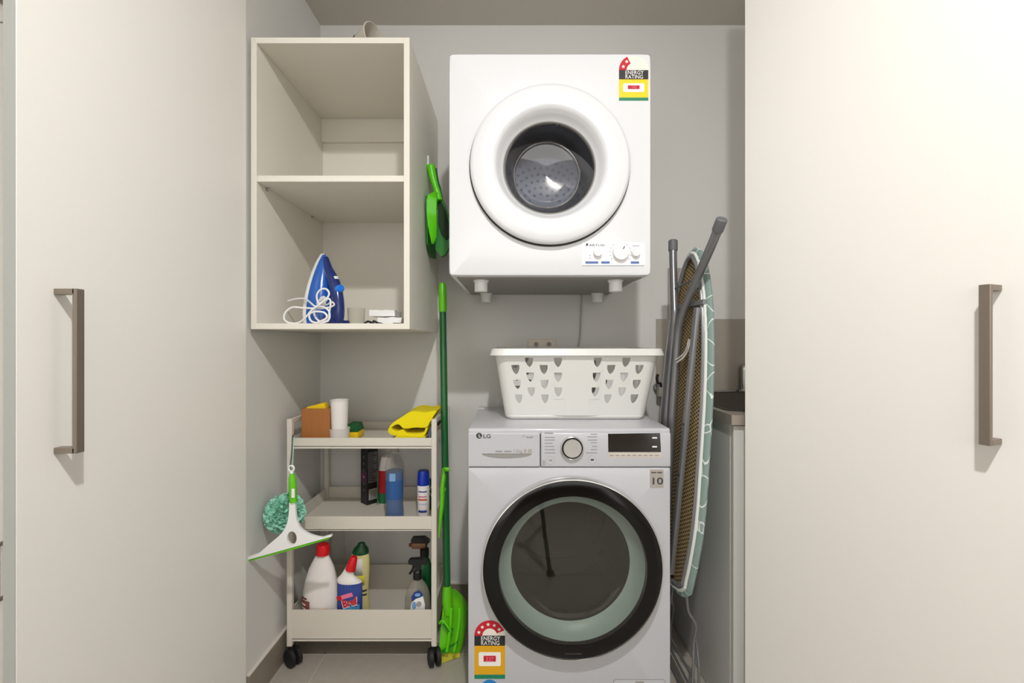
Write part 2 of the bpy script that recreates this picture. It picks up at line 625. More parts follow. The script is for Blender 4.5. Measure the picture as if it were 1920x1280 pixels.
# ------------------------------------------------------------------ wall cabinet with two open cells
CX0, CX1, CY0, CZ0, CZ1 = X(470, 1.41), X(768, 1.41), 1.41, Z(617, 1.41), Z(70, 1.41)
PT = 0.0175
cb = thing('wall_cabinet', 'white open wall cabinet with two empty-fronted cells beside the dryer', 'cabinet', ((CX0 + CX1) / 2, 1.68, CZ0))
obj('side_panel', B(CX0, CX0 + PT, CY0, BACK, CZ0, CZ1, bevel=0.0008, seg=1), 'melamine', cb, smooth=False)
obj('side_panel', B(CX1 - PT, CX1, CY0, BACK, CZ0, CZ1, bevel=0.0008, seg=1), 'melamine', cb, smooth=False)
obj('top_panel', B(CX0 + PT, CX1 - PT, CY0, BACK, CZ1 - PT, CZ1, bevel=0.0008, seg=1), 'melamine', cb, smooth=False)
obj('bottom_panel', B(CX0 + PT, CX1 - PT, CY0, BACK, CZ0, CZ0 + PT, bevel=0.0008, seg=1), 'melamine', cb, smooth=False)
SHZ = Z(340, 1.41)
sh = obj('shelf', B(CX0 + PT, CX1 - PT, CY0 + 0.002, 1.905, SHZ, SHZ + PT + 0.001, bevel=0.0008, seg=1), 'melamine', cb, smooth=False)
obj('back_panel', B(CX0 + PT, CX1 - PT, 1.905, 1.912, CZ0 + PT, CZ1 - PT), 'melamine', cb, smooth=False)
obj('hanging_rail', B(CX0 + PT, CX1 - PT, 1.888, 1.905, CZ1 - PT - 0.092, CZ1 - PT, bevel=0.0008, seg=1), 'melamine', cb, smooth=False)
for y in (1.47, 1.80):
    obj('shelf_pin', lathe(new(), [(0.0001, 0.010), (0.0035, 0.010), (0.0035, 0), (0.006, 0), (0.006, -0.001)],
                           Matrix.Translation((CX0 + PT, y, SHZ - 0.004)) @ Matrix.Rotation(PI / 2, 4, 'Y'), 12), 'satin_silver', cb)
FL2 = CZ0 + PT          # inside floor of the lower cell

# flared cup lying on top of the cabinet
pf = thing('plastic_cup', 'pale grey flared cup lying on its side on the cabinet top', 'cup', (X(690, 1.50), 1.50, CZ1))
_q = Matrix.Translation((X(702, 1.48), 1.48, CZ1 + 0.0455)) @ Matrix.Rotation(math.radians(-30), 4, 'Z') @ Matrix.Rotation(math.radians(86), 4, 'Y')
obj('wall', lathe(new(), [(0.0001, -0.066), (0.026, -0.066), (0.030, -0.060), (0.0425, -0.004), (0.0450, -0.002), (0.0450, 0.001), (0.0425, 0.002), (0.0405, -0.004), (0.028, -0.058), (0.0001, -0.060)], _q, 40), 'cup_grey', pf)
obj('dark_ring', lathe(new(), [(0.0275, -0.068), (0.0305, -0.064), (0.0312, -0.058), (0.0300, -0.057)], _q, 40), 'gap_dark', pf)

# ------------------------------------------------------------------ appliances
def sdf_rr(x, z, hw, hh, r):
    qx, qz = abs(x) - hw + r, abs(z) - hh + r
    return math.hypot(max(qx, 0), max(qz, 0)) + min(max(qx, qz), 0) - r


def holed_case(x0, x1, z0, z1, y0, y1, cx, cz, hole, lip, rc=0.012, bev=0.007, n=128):
    """appliance case whose front sheet has a round port; returns bmesh"""
    bm = new()
    hw, hh = (x1 - x0) / 2, (z1 - z0) / 2
    mx, mz = (x0 + x1) / 2, (z0 + z1) / 2
    angs = sorted([2 * PI * i / n for i in range(n)] +
                  [math.atan2(sz * (hh - rc * 0.29 * k) + mz - cz, sx * (hw - rc * 0.29 * (2 - k)) + mx - cx) % (2 * PI)
                   for sx in (-1, 1) for sz in (-1, 1) for k in (0.15, 0.6, 1.0, 1.4, 1.85)])
    out = []
    for a in angs:
        c, s = math.cos(a), math.sin(a)
        lo_, hi_ = 0.0, 3.0
        for _ in range(36):
            t = (lo_ + hi_) / 2
            if sdf_rr(cx + c * t - mx, cz + s * t - mz, hw, hh, rc) < 0:
                lo_ = t
            else:
                hi_ = t
        out.append((cx + c * lo_ - mx, cz + s * lo_ - mz))

    def ring_circ(r, y):
        return [bm.verts.new((cx + r * math.cos(a), y, cz + r * math.sin(a))) for a in angs]

    def ring_out(ins, y):
        kx, kz = (hw - ins) / hw, (hh - ins) / hh
        return [bm.verts.new((mx + p[0] * kx, y, mz + p[1] * kz)) for p in out]
    rings = [ring_circ(hole, y0 + lip), ring_circ(hole, y0 + 0.003), ring_circ(hole + 0.003, y0),
             ring_out(bev, y0), ring_out(bev * 0.3, y0 + bev * 0.3), ring_out(0, y0 + bev), ring_out(0, y1)]
    for a, b in zip(rings, rings[1:]):
        for i in range(len(a)):
            j = (i + 1) % len(a)
            bm.faces.new((a[i], a[j], b[j], b[i]))
    bm.faces.new(rings[-1])
    return bm


def energy_label(parent, x0, x1, zt, zb, y, hb, hg, stars, yellow, digits):
    """rating sticker: arc of stars over a black title band, yellow panel and green foot"""
    W = x1 - x0
    R = W / 2
    cx = (x0 + x1) / 2
    zblk = zt
    root = obj('energy_label', B(x0, x1, y - 0.0006, y, zb, zt - hb), yellow, parent, smooth=False)
    fr = Matrix.Translation((0, y, 0)) @ Matrix.Rotation(PI / 2, 4, 'X')
    f2 = Matrix.Translation((0, y - 0.0007, 0)) @ Matrix.Rotation(PI / 2, 4, 'X')
    f3 = Matrix.Translation((0, y - 0.0013, 0)) @ Matrix.Rotation(PI / 2, 4, 'X')
    obj('title_band', B(x0, x1, y - 0.0006, y, zt - hb, zt), 'label_black', root, smooth=False)
    obj('foot_band', B(x0, x1, y - 0.0007, y, zb - hg, zb), 'label_green', root, smooth=False)
    obj('label_back', plate(new(), [(x1, zt), (x1, zt + R * 0.35)] + ell(cx, zt, R, R, 24, 0.36, PI) + [(x0, zt)], t=0.0005, mtx=fr), 'label_cream', root, smooth=False)
    a1 = PI - stars * 0.56
    arc = [(cx + R * math.cos(PI + (a1 - PI) * i / 16), zt + R * math.sin(PI + (a1 - PI) * i / 16)) for i in range(17)]
    arc += [(cx + R * 0.48 * math.cos(a1 + (PI - a1) * i / 16), zt + R * 0.48 * math.sin(a1 + (PI - a1) * i / 16)) for i in range(17)]
    obj('star_arc', plate(new(), arc, t=0.0006, mtx=f2), 'ink_red', root, smooth=False)
    for k in range(stars):
        a = PI - (k + 0.55) * 0.56
        sx_, sz_ = cx + R * 0.74 * math.cos(a), zt + R * 0.74 * math.sin(a)
        st = [(sx_ + R * (0.13 if i % 2 == 0 else 0.06) * math.sin(i * PI / 5), sz_ + R * (0.13 if i % 2 == 0 else 0.06) * math.cos(i * PI / 5)) for i in range(10)]
        obj('star', plate(new(), st, t=0.0004, mtx=f3), 'label_white', root, smooth=False)
    text('lettering', 'ENERGY\nRATING', hb * 0.56, Matrix.Translation((x0 + W * 0.22, y - 0.0009, zt - hb * 0.46)) @ Matrix.Rotation(PI / 2, 4, 'X'),
         'label_white', root, width=W * 0.62)
    yh = zt - hb - zb
    obj('value_box', plate(new(), rrect(x0 + W * 0.14, x1 - W * 0.14, zb + yh * 0.30, zt - hb - yh * 0.22, W * 0.05), t=0.0005, mtx=f2), 'label_white', root, smooth=False)
    obj('value_field', plate(new(), rrect(x0 + W * 0.30, x1 - W * 0.30, zb + yh * 0.46, zt - hb - yh * 0.34, W * 0.01), t=0.0005, mtx=f3), 'ink_red', root, smooth=False)
    text('lettering', digits, yh * 0.19, Matrix.Translation((cx, y - 0.0022, zb + yh * 0.485)) @ Matrix.Rotation(PI / 2, 4, 'X'), 'label_pink', root, align='CENTER')
    return root


# ---- wall-mounted dryer
DY = 1.39
DX0, DX1, DZ0, DZ1 = X(841.5, DY), X(1221, DY), Z(516.5, DY), Z(100, DY)
dcx, dcz = X(1032, 1.365), Z(306, 1.365)
dr = thing('clothes_dryer', 'white wall-mounted clothes dryer with round porthole door', 'dryer', ((DX0 + DX1) / 2, 1.67, DZ0))
obj('case', holed_case(DX0, DX1, DZ0, DZ1, DY, BACK - 0.002, dcx, dcz, 0.205, 0.03), 'enamel', dr)
obj('underside_pan', B(DX0 + 0.02, DX1 - 0.02, DY + 0.03, 1.93, DZ0 - 0.003, DZ0 + 0.001, bevel=0.001, seg=1), 'seal_grey', dr, smooth=False)
for fx, fy in ((X(902, 1.475), 1.475), (X(1154, 1.475), 1.475), (X(912, 1.875), 1.875), (X(1120, 1.875), 1.875)):
    obj('foot', lathe(new(), [(0.0001, -0.036), (0.019, -0.036), (0.0205, -0.034), (0.0205, -0.006), (0.024, -0.004), (0.024, 0)], up(fx, fy, DZ0 - 0.003), 24), 'white_plastic', dr)
obj('drum', lathe(new(), [(0.205, -0.03), (0.24, -0.035), (0.24, -0.40), (0.20, -0.42), (0.0001, -0.42)], front(dcx, DY, dcz), 64), 'drum_steel', dr)
obj('gasket', lathe(new(), [(0.236, -0.001), (0.238, 0.004), (0.236, 0.009), (0.205, 0.009)], front(dcx, DY, dcz), 96), 'gap_dark', dr)
dd = obj('door', lathe(new(), [(0.225, 0.008), (0.2335, 0.010), (0.2345, 0.018), (0.231, 0.026), (0.222, 0.030), (0.200, 0.033), (0.172, 0.034), (0.166, 0.033),
                               (0.158, 0.022), (0.150, 0.008), (0.143, -0.006), (0.138, -0.012), (0.150, -0.02), (0.20, -0.01)], front(dcx, DY, dcz), 96), 'enamel', dr, angle=60)
obj('glass_seal', lathe(new(), [(0.139, -0.010), (0.1365, -0.009), (0.1345, -0.013), (0.137, -0.016)], front(dcx, DY, dcz), 96), 'seal_grey', dd)


def bowl_shear(h):
    return (0, 0.020 * max(0, min(1, (-h - 0.014) / 0.12)))


obj('glass_bowl', lathe(new(), [(0.136, -0.013), (0.131, -0.016), (0.112, -0.10), (0.107, -0.122)], front(dcx, DY, dcz), 96, shear=bowl_shear), 'pane_cone', dd)
obj('bowl_end', lathe(new(), [(0.107, -0.122), (0.100, -0.130), (0.06, -0.138), (0.0001, -0.141)], front(dcx, DY, dcz), 96, shear=bowl_shear), 'pane_bowl', dd)
obj('bowl_edge_glint', tube(new(), [front(dcx, DY, dcz) @ Vector((0.1055 * math.cos(a), 0.1055 * math.sin(a) + 0.018, -0.1225)) for a in [2 * PI * k / 72 for k in range(72)]], 0.0014, 8, True), 'silver', dd)  # silver ring drawn as the highlight along the bowl's glass edge
# perforated back of the drum
bm = new()
for ring_r, cnt in ((0.05, 12), (0.075, 20), (0.10, 26), (0.125, 34), (0.15, 40), (0.175, 46)):
    for i in range(cnt):
        a = 2 * PI * i / cnt
        lathe(bm, [(0.0055, 0.0015), (0.0001, 0.0015)], front(dcx + ring_r * math.cos(a), DY + 0.42, dcz + ring_r * math.sin(a)), 8)
pfo = obj('perforation', bm, 'seal_grey', dr)
pfo['kind'] = 'stuff'
# control panel
px0, px1, pz0, pz1 = X(1091, DY), X(1209, DY), Z(498, DY), Z(455, DY)
FRY = Matrix.Rotation(PI / 2, 4, 'X')
cp = obj('control_panel', plate(new(), rrect(px0, px1, pz0, pz1, 0.004), t=0.0012, mtx=Matrix.Translation((0, DY, 0)) @ FRY), 'panel_print', dr, smooth=False)
obj('panel_line', B(px0 + 0.001, px1 - 0.001, DY - 0.0018, DY - 0.0012, pz0, pz0 + 0.0011), 'ink_grey', cp, smooth=False)
for kx, r in ((1120, 0.0125), (1163, 0.0235), (1191, 0.0125)):
    kb = obj('knob', lathe(new(), [(r * 1.02, 0), (r, 0.010), (r * 0.93, 0.0135), (0.0001, 0.014)], front(X(kx, DY), DY - 0.0012, Z(474, DY)), 32), 'white_plastic', cp)
    if r > 0.02:
        obj('pointer', B(-0.0012, 0.0012, -0.0005, 0.0003, 0.010, 0.019, mtx=Matrix.Translation((X(kx, DY), DY - 0.0155, Z(474, DY))) @ Matrix.Rotation(math.radians(30), 4, 'Y')), 'ink_dark', kb, smooth=False)
for a0, a1 in ((1097.5, 1121.5), (1127, 1143), (1182.5, 1198)):
    obj('caption', B(X(a0, DY), X(a1, DY), DY - 0.0018, DY - 0.0012, Z(494.3, DY), Z(490, DY)), 'ink_blue', cp, smooth=False)
text('lettering', 'ARTUSI', 0.0085, Matrix.Translation((X(1104, DY), DY - 0.0015, Z(461.5, DY))) @ FRY, 'ink_dark', cp, width=X(1133, DY) - X(1104, DY))
obj('logo', plate(new(), [(X(1097.5, DY), Z(461, DY)), (X(1099.8, DY), Z(456, DY)), (X(1102.5, DY), Z(456.4, DY)), (X(1102.5, DY), Z(460.6, DY))], t=0.0004, mtx=Matrix.Translation((0, DY - 0.0012, 0)) @ FRY), 'ink_dark', cp, smooth=False)
for i in range(13):
    a = math.radians(-35 + i * 250 / 12 - 0)
    tx, tz = X(1163, DY) + 0.031 * math.cos(a), Z(474, DY) + 0.031 * math.sin(a)
    if tz < pz1 - 0.002 and tz > pz0 + 0.004:
        obj('tick', B(tx - 0.0016, tx + 0.0016, DY - 0.0017, DY - 0.0012, tz - 0.0011, tz + 0.0011), 'ink_grey', cp, smooth=False)
for ax, az in ((1106, 479), (1106, 484), (1187, 461)):
    obj('tick', B(X(ax, DY) - 0.002, X(ax, DY) + (0.002 if ax < 1180 else 0.018), DY - 0.0017, DY - 0.0012, Z(az, DY) - 0.001, Z(az, DY) + 0.001), 'label_sky' if ax < 1180 else 'ink_grey', cp, smooth=False)
energy_label(dr, X(1160.5, DY), X(1215.5, DY), Z(131.5, DY), Z(183, DY), DY, Z(131.5, DY) - Z(149, DY), 0.009, 2, 'label_yellow', '193')

# dryer power cord and the socket behind the basket
cd = obj('power_cord', tube(new(), catmull([(X(1091, 1.935), 1.935, DZ0 + 0.01), (X(1089, 1.94), 1.94, Z(590, 1.94)), (X(1086, 1.943), 1.943, Z(640, 1.94)), (X(1070, 1.943), 1.943, Z(690, 1.94)), (X(1050, 1.943), 1.943, Z(700, 1.94))], 6), 0.0030, 8), 'cord_grey', dr)
so = thing('power_socket', 'beige double power socket on the wall behind the laundry basket', 'socket', (X(1016, BACK), BACK, Z(650, BACK)))
sx0, sx1 = X(990, BACK), X(1043, BACK)
obj('plate', B(sx0, sx1, BACK - 0.010, BACK - 0.0005, Z(669, BACK), Z(636, BACK), bevel=0.003), 'outlet_plastic', so)
for k, px_ in enumerate((1005, 1029)):
    obj('switch', lathe(new(), [(0.0001, 0.004), (0.0085, 0.004), (0.0095, 0.002), (0.0095, 0)], front(X(px_, BACK), BACK - 0.010, Z(645, BACK)), 20), 'seal_grey', so)
obj('plug', B(X(1005, BACK) - 0.016, X(1005, BACK) + 0.016, BACK - 0.04, BACK - 0.010, Z(668, BACK), Z(650, BACK), bevel=0.004), 'black_plastic', so)

# ---- washing machine
WY = 1.39
WX0, WX1, WZ1, WZP = X(877.5, WY), X(1257.5, WY), 0.85, 0.735
wcx, wcz = X(1074, 1.35), Z(1069, 1.35)
ws = thing('washing_machine', 'white front-load washing machine with large black glass door', 'washing machine', ((WX0 + WX1) / 2, 1.6, 0))
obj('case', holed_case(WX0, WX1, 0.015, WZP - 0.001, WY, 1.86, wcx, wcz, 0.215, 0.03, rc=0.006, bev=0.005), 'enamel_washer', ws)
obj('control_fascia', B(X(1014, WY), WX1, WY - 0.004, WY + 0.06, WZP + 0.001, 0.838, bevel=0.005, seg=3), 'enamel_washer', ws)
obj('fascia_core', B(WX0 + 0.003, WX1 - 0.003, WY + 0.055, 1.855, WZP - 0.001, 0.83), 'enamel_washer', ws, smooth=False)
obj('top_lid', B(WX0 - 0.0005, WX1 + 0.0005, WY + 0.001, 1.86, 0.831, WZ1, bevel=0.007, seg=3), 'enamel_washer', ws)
for fx in (WX0 + 0.06, WX1 - 0.06):
    for fy in (WY + 0.06, 1.80):
        obj('foot', lathe(new(), [(0.0001, 0), (0.022, 0), (0.022, 0.008), (0.008, 0.010), (0.008, 0.018)], up(fx, fy, 0.0), 16), 'black_rubber', ws)
obj('hinge_clip', B(X(897, 1.80), X(909, 1.80), 1.79, 1.84, WZ1 - 0.001, WZ1 + 0.004, bevel=0.001, seg=1), 'enamel_washer', ws, smooth=False)
# drawer front, its grip scooped out with an ellipsoid
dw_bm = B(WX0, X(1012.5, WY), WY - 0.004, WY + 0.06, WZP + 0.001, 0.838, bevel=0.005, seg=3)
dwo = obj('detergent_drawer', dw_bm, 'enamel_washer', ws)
cut_bm = new()
bmesh.ops.create_uvsphere(cut_bm, u_segments=40, v_segments=20, radius=1.0, matrix=Matrix.Translation((X(950, WY), WY - 0.006, Z(850, WY))) @ Matrix.Diagonal((0.075, 0.020, 0.0135, 1)))
bmesh.ops.bisect_plane(cut_bm, geom=cut_bm.verts[:] + cut_bm.edges[:] + cut_bm.faces[:], plane_co=(0, 0, Z(849.5, WY)), plane_no=(0, 0, 1), clear_outer=True)
bmesh.ops.holes_fill(cut_bm, edges=[e for e in cut_bm.edges if e.is_boundary])
cut = obj('grip_cutter', cut_bm, 'enamel_washer', ws)
bo = dwo.modifiers.new('grip', 'BOOLEAN')
bo.object = cut
bo.operation = 'DIFFERENCE'
bo.solver = 'EXACT'
bpy.context.view_layer.update()
dg = bpy.context.evaluated_depsgraph_get()
nm_ = bpy.data.meshes.new_from_object(dwo.evaluated_get(dg))
dwo.modifiers.clear()
dwo.data = nm_
nm_.shade_flat()
bpy.data.objects.remove(cut)
FY = WY - 0.004          # fascia face
TF = Matrix.Translation((0, FY, 0)) @ FRY
# drawer print
obj('logo', lathe(new(), [(0.0088, 0.0006), (0.0001, 0.0006)], front(X(898.5, WY), FY, Z(816, WY)), 24), 'ink_dark', dwo)
obj('logo_cut', plate(new(), [(X(898, WY), Z(813, WY)), (X(899, WY), Z(813, WY)), (X(899, WY), Z(818, WY)), (X(902, WY), Z(818, WY)), (X(902, WY), Z(819, WY)), (X(898, WY), Z(819, WY))], t=0.0009, mtx=TF), 'label_white', dwo, smooth=False)
text('lettering', 'LG', 0.0165, Matrix.Translation((X(906.5, WY), FY - 0.0004, Z(820.5, WY))) @ FRY, 'ink_dark', dwo, width=X(920, WY) - X(906.5, WY), bold=0.0002)
obj('print_mark', plate(new(), [(X(p[0], WY), Z(p[1], WY)) for p in ((984.5, 817), (992, 818.2), (1000.5, 817), (998, 820.6), (988, 820.4))], t=0.0004, mtx=TF), 'ink_grey', dwo, smooth=False)
obj('print_mark', B(X(980, WY), X(983.5, WY), FY - 0.0004, FY, Z(818.5, WY), Z(815, WY)), 'badge_grey', dwo, smooth=False)
obj('print_line', B(X(929, WY), X(942, WY), FY - 0.0004, FY, Z(846.8, WY), Z(844, WY)), 'ink_grey', dwo, smooth=False)
obj('print_line', B(X(945.5, WY), X(959, WY), FY - 0.0004, FY, Z(846.8, WY), Z(844, WY)), 'ink_grey', dwo, smooth=False)
text('lettering', '7.5kg', 0.0135, Matrix.Translation((X(962, WY), FY - 0.0004, Z(847.5, WY))) @ FRY, 'ink_grey', dwo, width=X(979, WY) - X(962, WY))
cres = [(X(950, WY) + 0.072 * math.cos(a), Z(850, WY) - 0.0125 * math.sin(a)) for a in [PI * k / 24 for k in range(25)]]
obj('grip_shade', plate(new(), cres, t=0.0006, mtx=Matrix.Translation((0, FY + 0.0022, 0)) @ FRY), 'seal_grey', dwo, smooth=False)  # grey crescent plate paints the shade inside the grip
for a0, a1 in ((982, 987), (990, 997)):
    obj('print_mark', B(X(a0, WY), X(a1, WY), FY - 0.0007, FY, Z(848, WY), Z(841, WY)), 'badge_grey', dwo, smooth=False)
# dial and fascia print
fas = [o for o in ws.children if o.name.startswith('control_fascia')][0]
kx, kz = X(1072, WY), Z(838, WY)
dial = obj('dial', lathe(new(), [(0.0335, 0.0), (0.0345, 0.004), (0.0335, 0.012), (0.0315, 0.013), (0.0305, 0.012)], front(kx, FY, kz), 64), 'silver', ws)
obj('dial_groove', lathe(new(), [(0.0305, 0.012), (0.0285, 0.008), (0.027, 0.012)], front(kx, FY, kz), 64), 'gap_dark', dial)
obj('dial_face', lathe(new(), [(0.027, 0.012), (0.0262, 0.017), (0.0001, 0.0165)], front(kx, FY, kz), 64), 'satin_silver', dial)
for i, (zl, wl) in enumerate(((811, 16), (819, 19), (824, 19), (830, 15), (836, 18), (842, 19), (848, 20))):
    obj('print_line', B(X(1021, WY), X(1021 + wl, WY), FY - 0.0005, FY, Z(zl + 0.9, WY), Z(zl - 0.7, WY)), 'ink_grey', fas, smooth=False)
for i, (zl, wl) in enumerate(((813, 12), (818, 18), (824, 17), (829, 12), (836, 9), (842, 12), (848, 21))):
    obj('print_line', B(X(1119 - wl, WY), X(1119, WY), FY - 0.0005, FY, Z(zl + 0.9, WY), Z(zl - 0.7, WY)), 'ink_grey', fas, smooth=False)
for bx, bz in ((1032, 862), (1110, 861)):
    obj('button', lathe(new(), [(0.0118, 0), (0.0118, 0.0008), (0.0106, 0.0008), (0.0104, 0.0004), (0.0001, 0.0005)], front(X(bx, WY), FY, Z(bz, WY)), 32), 'enamel_washer', fas)
    obj('button_ring', lathe(new(), [(0.0124, 0), (0.0124, 0.0004), (0.0116, 0.0004)], front(X(bx, WY), FY, Z(bz, WY)), 32), 'ink_grey', fas)
    obj('button_mark', B(X(bx - 3, WY), X(bx + 3, WY), FY - 0.0009, FY - 0.0005, Z(bz + 1.6, WY), Z(bz - 1.6, WY)), 'ink_dark' if bx > 1100 else 'ink_grey', fas, smooth=False)
obj('print_mark', B(X(1017, WY), X(1022, WY), FY - 0.0005, FY, Z(871, WY), Z(862, WY)), 'badge_grey', fas, smooth=False)
ds = obj('display', plate(new(), [(X(1140, WY), Z(846.5, WY)), (X(1238.5, WY), Z(846.5, WY)), (X(1236.5, WY), Z(811, WY)), (X(1139.5, WY), Z(812.5, WY))], t=0.0008, mtx=TF), 'display_glass', fas, smooth=False)
obj('display_strip', B(X(1140, WY), X(1239.5, WY), FY - 0.0007, FY, Z(857, WY), Z(847, WY)), 'display_strip', fas, smooth=False)
for i in range(9):
    obj('print_line', B(X(1143 + i * 10.5, WY), X(1150 + i * 10.5, WY), FY - 0.0011, FY - 0.0006, Z(854, WY), Z(852, WY)), 'ink_grey', fas, smooth=False)
for zz in (820, 836.5):
    obj('display_mark', B(X(1222, WY), X(1231, WY), FY - 0.0012, FY - 0.0007, Z(zz + 1.3, WY), Z(zz - 1.3, WY)), 'label_white', ds, smooth=False)
# badge "10"
bd = obj('badge', B(X(1218.5, WY), X(1244, WY), WY - 0.0008, WY, Z(914, WY), Z(880, WY)), 'badge_grey', ws, smooth=False)
text('lettering', '10', 0.0285, Matrix.Translation((X(1231.2, WY), WY - 0.0013, Z(907.5, WY))) @ FRY, 'ink_dark', bd, width=X(1241, WY) - X(1221.5, WY), bold=0.0004, align='CENTER')
obj('print_line', B(X(1221, WY), X(1230, WY), WY - 0.0013, WY - 0.0007, Z(886.5, WY), Z(884.5, WY)), 'ink_dark', bd, smooth=False)
obj('print_line', B(X(1232, WY), X(1241, WY), WY - 0.0013, WY - 0.0007, Z(886.5, WY), Z(884.5, WY)), 'ink_dark', bd, smooth=False)
# filter flap at the bottom right
obj('filter_flap', plate(new(), rrect(X(1151, WY), X(1246, WY), Z(1330, WY), Z(1274, WY), 0.006), t=0.0018, mtx=Matrix.Translation((0, WY, 0)) @ FRY), 'enamel_washer', ws, smooth=False)
obj('flap_seam', plate(new(), rrect(X(1150, WY), X(1247, WY), Z(1331, WY), Z(1273, WY), 0.007), t=0.0008, mtx=Matrix.Translation((0, WY, 0)) @ FRY), 'seal_grey', ws, smooth=False)
obj('flap_latch', B(X(1191, WY), X(1207, WY), WY - 0.003, WY - 0.0017, Z(1286, WY), Z(1276, WY)), 'seal_grey', ws, smooth=False)
energy_label(ws, X(889.5, WY), X(947, WY), Z(1191, WY), Z(1264, WY), WY, Z(1191, WY) - Z(1210, WY), 0.0125, 5, 'label_amber', '337')
obj('water_label', plate(new(), ell(X(918, WY), Z(1300, WY), 0.032, 0.042, 28), t=0.0006, mtx=Matrix.Translation((0, WY, 0)) @ FRY), 'sticker_blue', ws, smooth=False)
# door
wd = obj('door', lathe(new(), [(0.255, 0.0), (0.2615, 0.004), (0.2640, 0.018), (0.2635, 0.034), (0.2610, 0.040), (0.2585, 0.0405), (0.2575, 0.038)], front(wcx, WY, wcz), 128), 'silver', ws)
obj('door_frame', lathe(new(), [(0.2575, 0.038), (0.25, 0.0405), (0.23, 0.0422), (0.2135, 0.0433), (0.2130, 0.034), (0.212, 0.028), (0.213, 0.0), (0.25, 0.0)], front(wcx, WY, wcz), 128), 'black_gloss', wd)
obj('glass_cover', lathe(new(), [(0.2133, 0.0432), (0.18, 0.0452), (0.14, 0.047), (0.07, 0.049), (0.0001, 0.0495)], front(wcx, WY, wcz), 128), 'pane_smoke', wd)
obj('bowl_collar', lathe(new(), [(0.2125, 0.029), (0.205, 0.012), (0.192, -0.006), (0.182, -0.014), (0.178, -0.016)], front(wcx, WY, wcz), 128), 'teal_frost', wd)
obj('inner_bowl', lathe(new(), [(0.178, -0.016), (0.172, -0.021), (0.150, -0.027), (0.10, -0.034), (0.05, -0.037), (0.0001, -0.038)], front(wcx, WY, wcz), 96), 'pane_dark', wd)
dm = obj('drum', lathe(new(), [(0.213, -0.031), (0.235, -0.05), (0.235, -0.40), (0.19, -0.43), (0.18, -0.425), (0.12, -0.44), (0.11, -0.435), (0.0001, -0.44)], front(wcx, WY, wcz), 96), 'drum_dark', ws)
for k in range(3):
    a = math.radians(80 + 120 * k)
    mk = front(wcx, WY, wcz) @ Matrix.Rotation(a, 4, 'Z')
    obj('paddle', B(0.190, 0.236, -0.022, 0.022, -0.36, -0.08, bevel=0.012, seg=3, mtx=mk), 'drum_dark', dm)
for pa, pb, ra, rb_ in ((1067, 1082, 1218.5, 1221), (1059, 1090, 1223, 1226)):
    obj('print_line', B(X(pa, 1.35), X(pb, 1.35), WY - 0.0416, WY - 0.0395, Z(rb_, 1.35), Z(ra, 1.35)), 'ink_faint', wd, smooth=False)

# ------------------------------------------------------------------ laundry basket
BX, BYc, BZ0, BZ1 = 0.2095, 1.672, WZ1 + 0.001, 1.075
bk = thing('laundry_basket', 'white plastic laundry basket standing on the washing machine', 'basket', (BX, BYc, BZ0))


def bdim(v):
    """half width, half depth, corner radius at height fraction v"""
    return 0.232 + 0.033 * v, 0.128 + 0.052 * v, 0.030 + 0.008 * v


def bz(v):
    return BZ0 + 0.014 + (BZ1 - BZ0 - 0.014) * v


def shield(w, h):
    return [(-w / 2, h / 2), (-w / 4, h / 2), (0, h / 2), (w / 4, h / 2), (w / 2, h / 2), (w * 0.47, h * 0.1), (w * 0.30, -h * 0.28), (w * 0.06, -h / 2),
            (-w * 0.06, -h / 2), (-w * 0.30, -h * 0.28), (-w * 0.47, h * 0.1)]


def bface(side):
    """(s, v) on a flat side -> point; s runs -1..1 across the flat"""
    def f(s, v):
        hw, hd, r = bdim(v)
        if side in ('front', 'back'):
            y = -hd if side == 'front' else hd
            if abs(s) < 0.36:
                k = min(1, (0.36 - abs(s)) / 0.06) * min(1, max(0, (0.97 - v) / 0.10))
                y += -0.005 * k if side == 'front' else 0.005 * k
            return Vector((BX + s * (hw - r), BYc + y, bz(v)))
        x = -hw if side == 'left' else hw
        return Vector((BX + x, BYc + s * (hd - r), bz(v)))
    return f


def holed_wall(bm, f, cols, flatw, HT):
    """cols: list of (s0, s1, [v centres]); holes are shields in the cell middle"""
    for s0, s1, vcs in cols:
        hs = (s1 - s0) / 2
        sc = (s0 + s1) / 2
        hv = 0.115
        marks = [0.0]
        for vc in vcs:
            marks += [vc - hv, vc + hv]
        marks.append(1.0)
        for a, b in zip(marks, marks[1:]):
            if b - a < 1e-4:
                continue
            hole = any(abs((a + b) / 2 - vc) < 1e-3 for vc in vcs)
            if not hole:
                n = max(1, int((b - a) / 0.12))
                for k in range(n):
                    va, vb = a + (b - a) * k / n, a + (b - a) * (k + 1) / n
                    bm.faces.new([bm.verts.new(f(*q)) for q in ((s0, va), (s1, va), (s1, vb), (s0, vb))])
            else:
                vc = (a + b) / 2
                sh_ = shield(0.0225 / flatw, 0.030 / HT)
                inner = [(sc + p[0], vc + p[1]) for p in sh_]
                hb = (b - a) / 2
                outer = [(s0, b), (sc - hs * 0.5, b), (sc, b), (sc + hs * 0.5, b), (s1, b), (s1, vc), (s1, a), (sc + hs * 0.2, a), (sc - hs * 0.2, a), (s0, a), (s0, vc)]
                vi = [bm.verts.new(f(*p)) for p in inner]
                vo = [bm.verts.new(f(*p)) for p in outer]
                for k in range(len(vi)):
                    j = (k + 1) % len(vi)
                    bm.faces.new((vi[k], vi[j], vo[j], vo[k]))


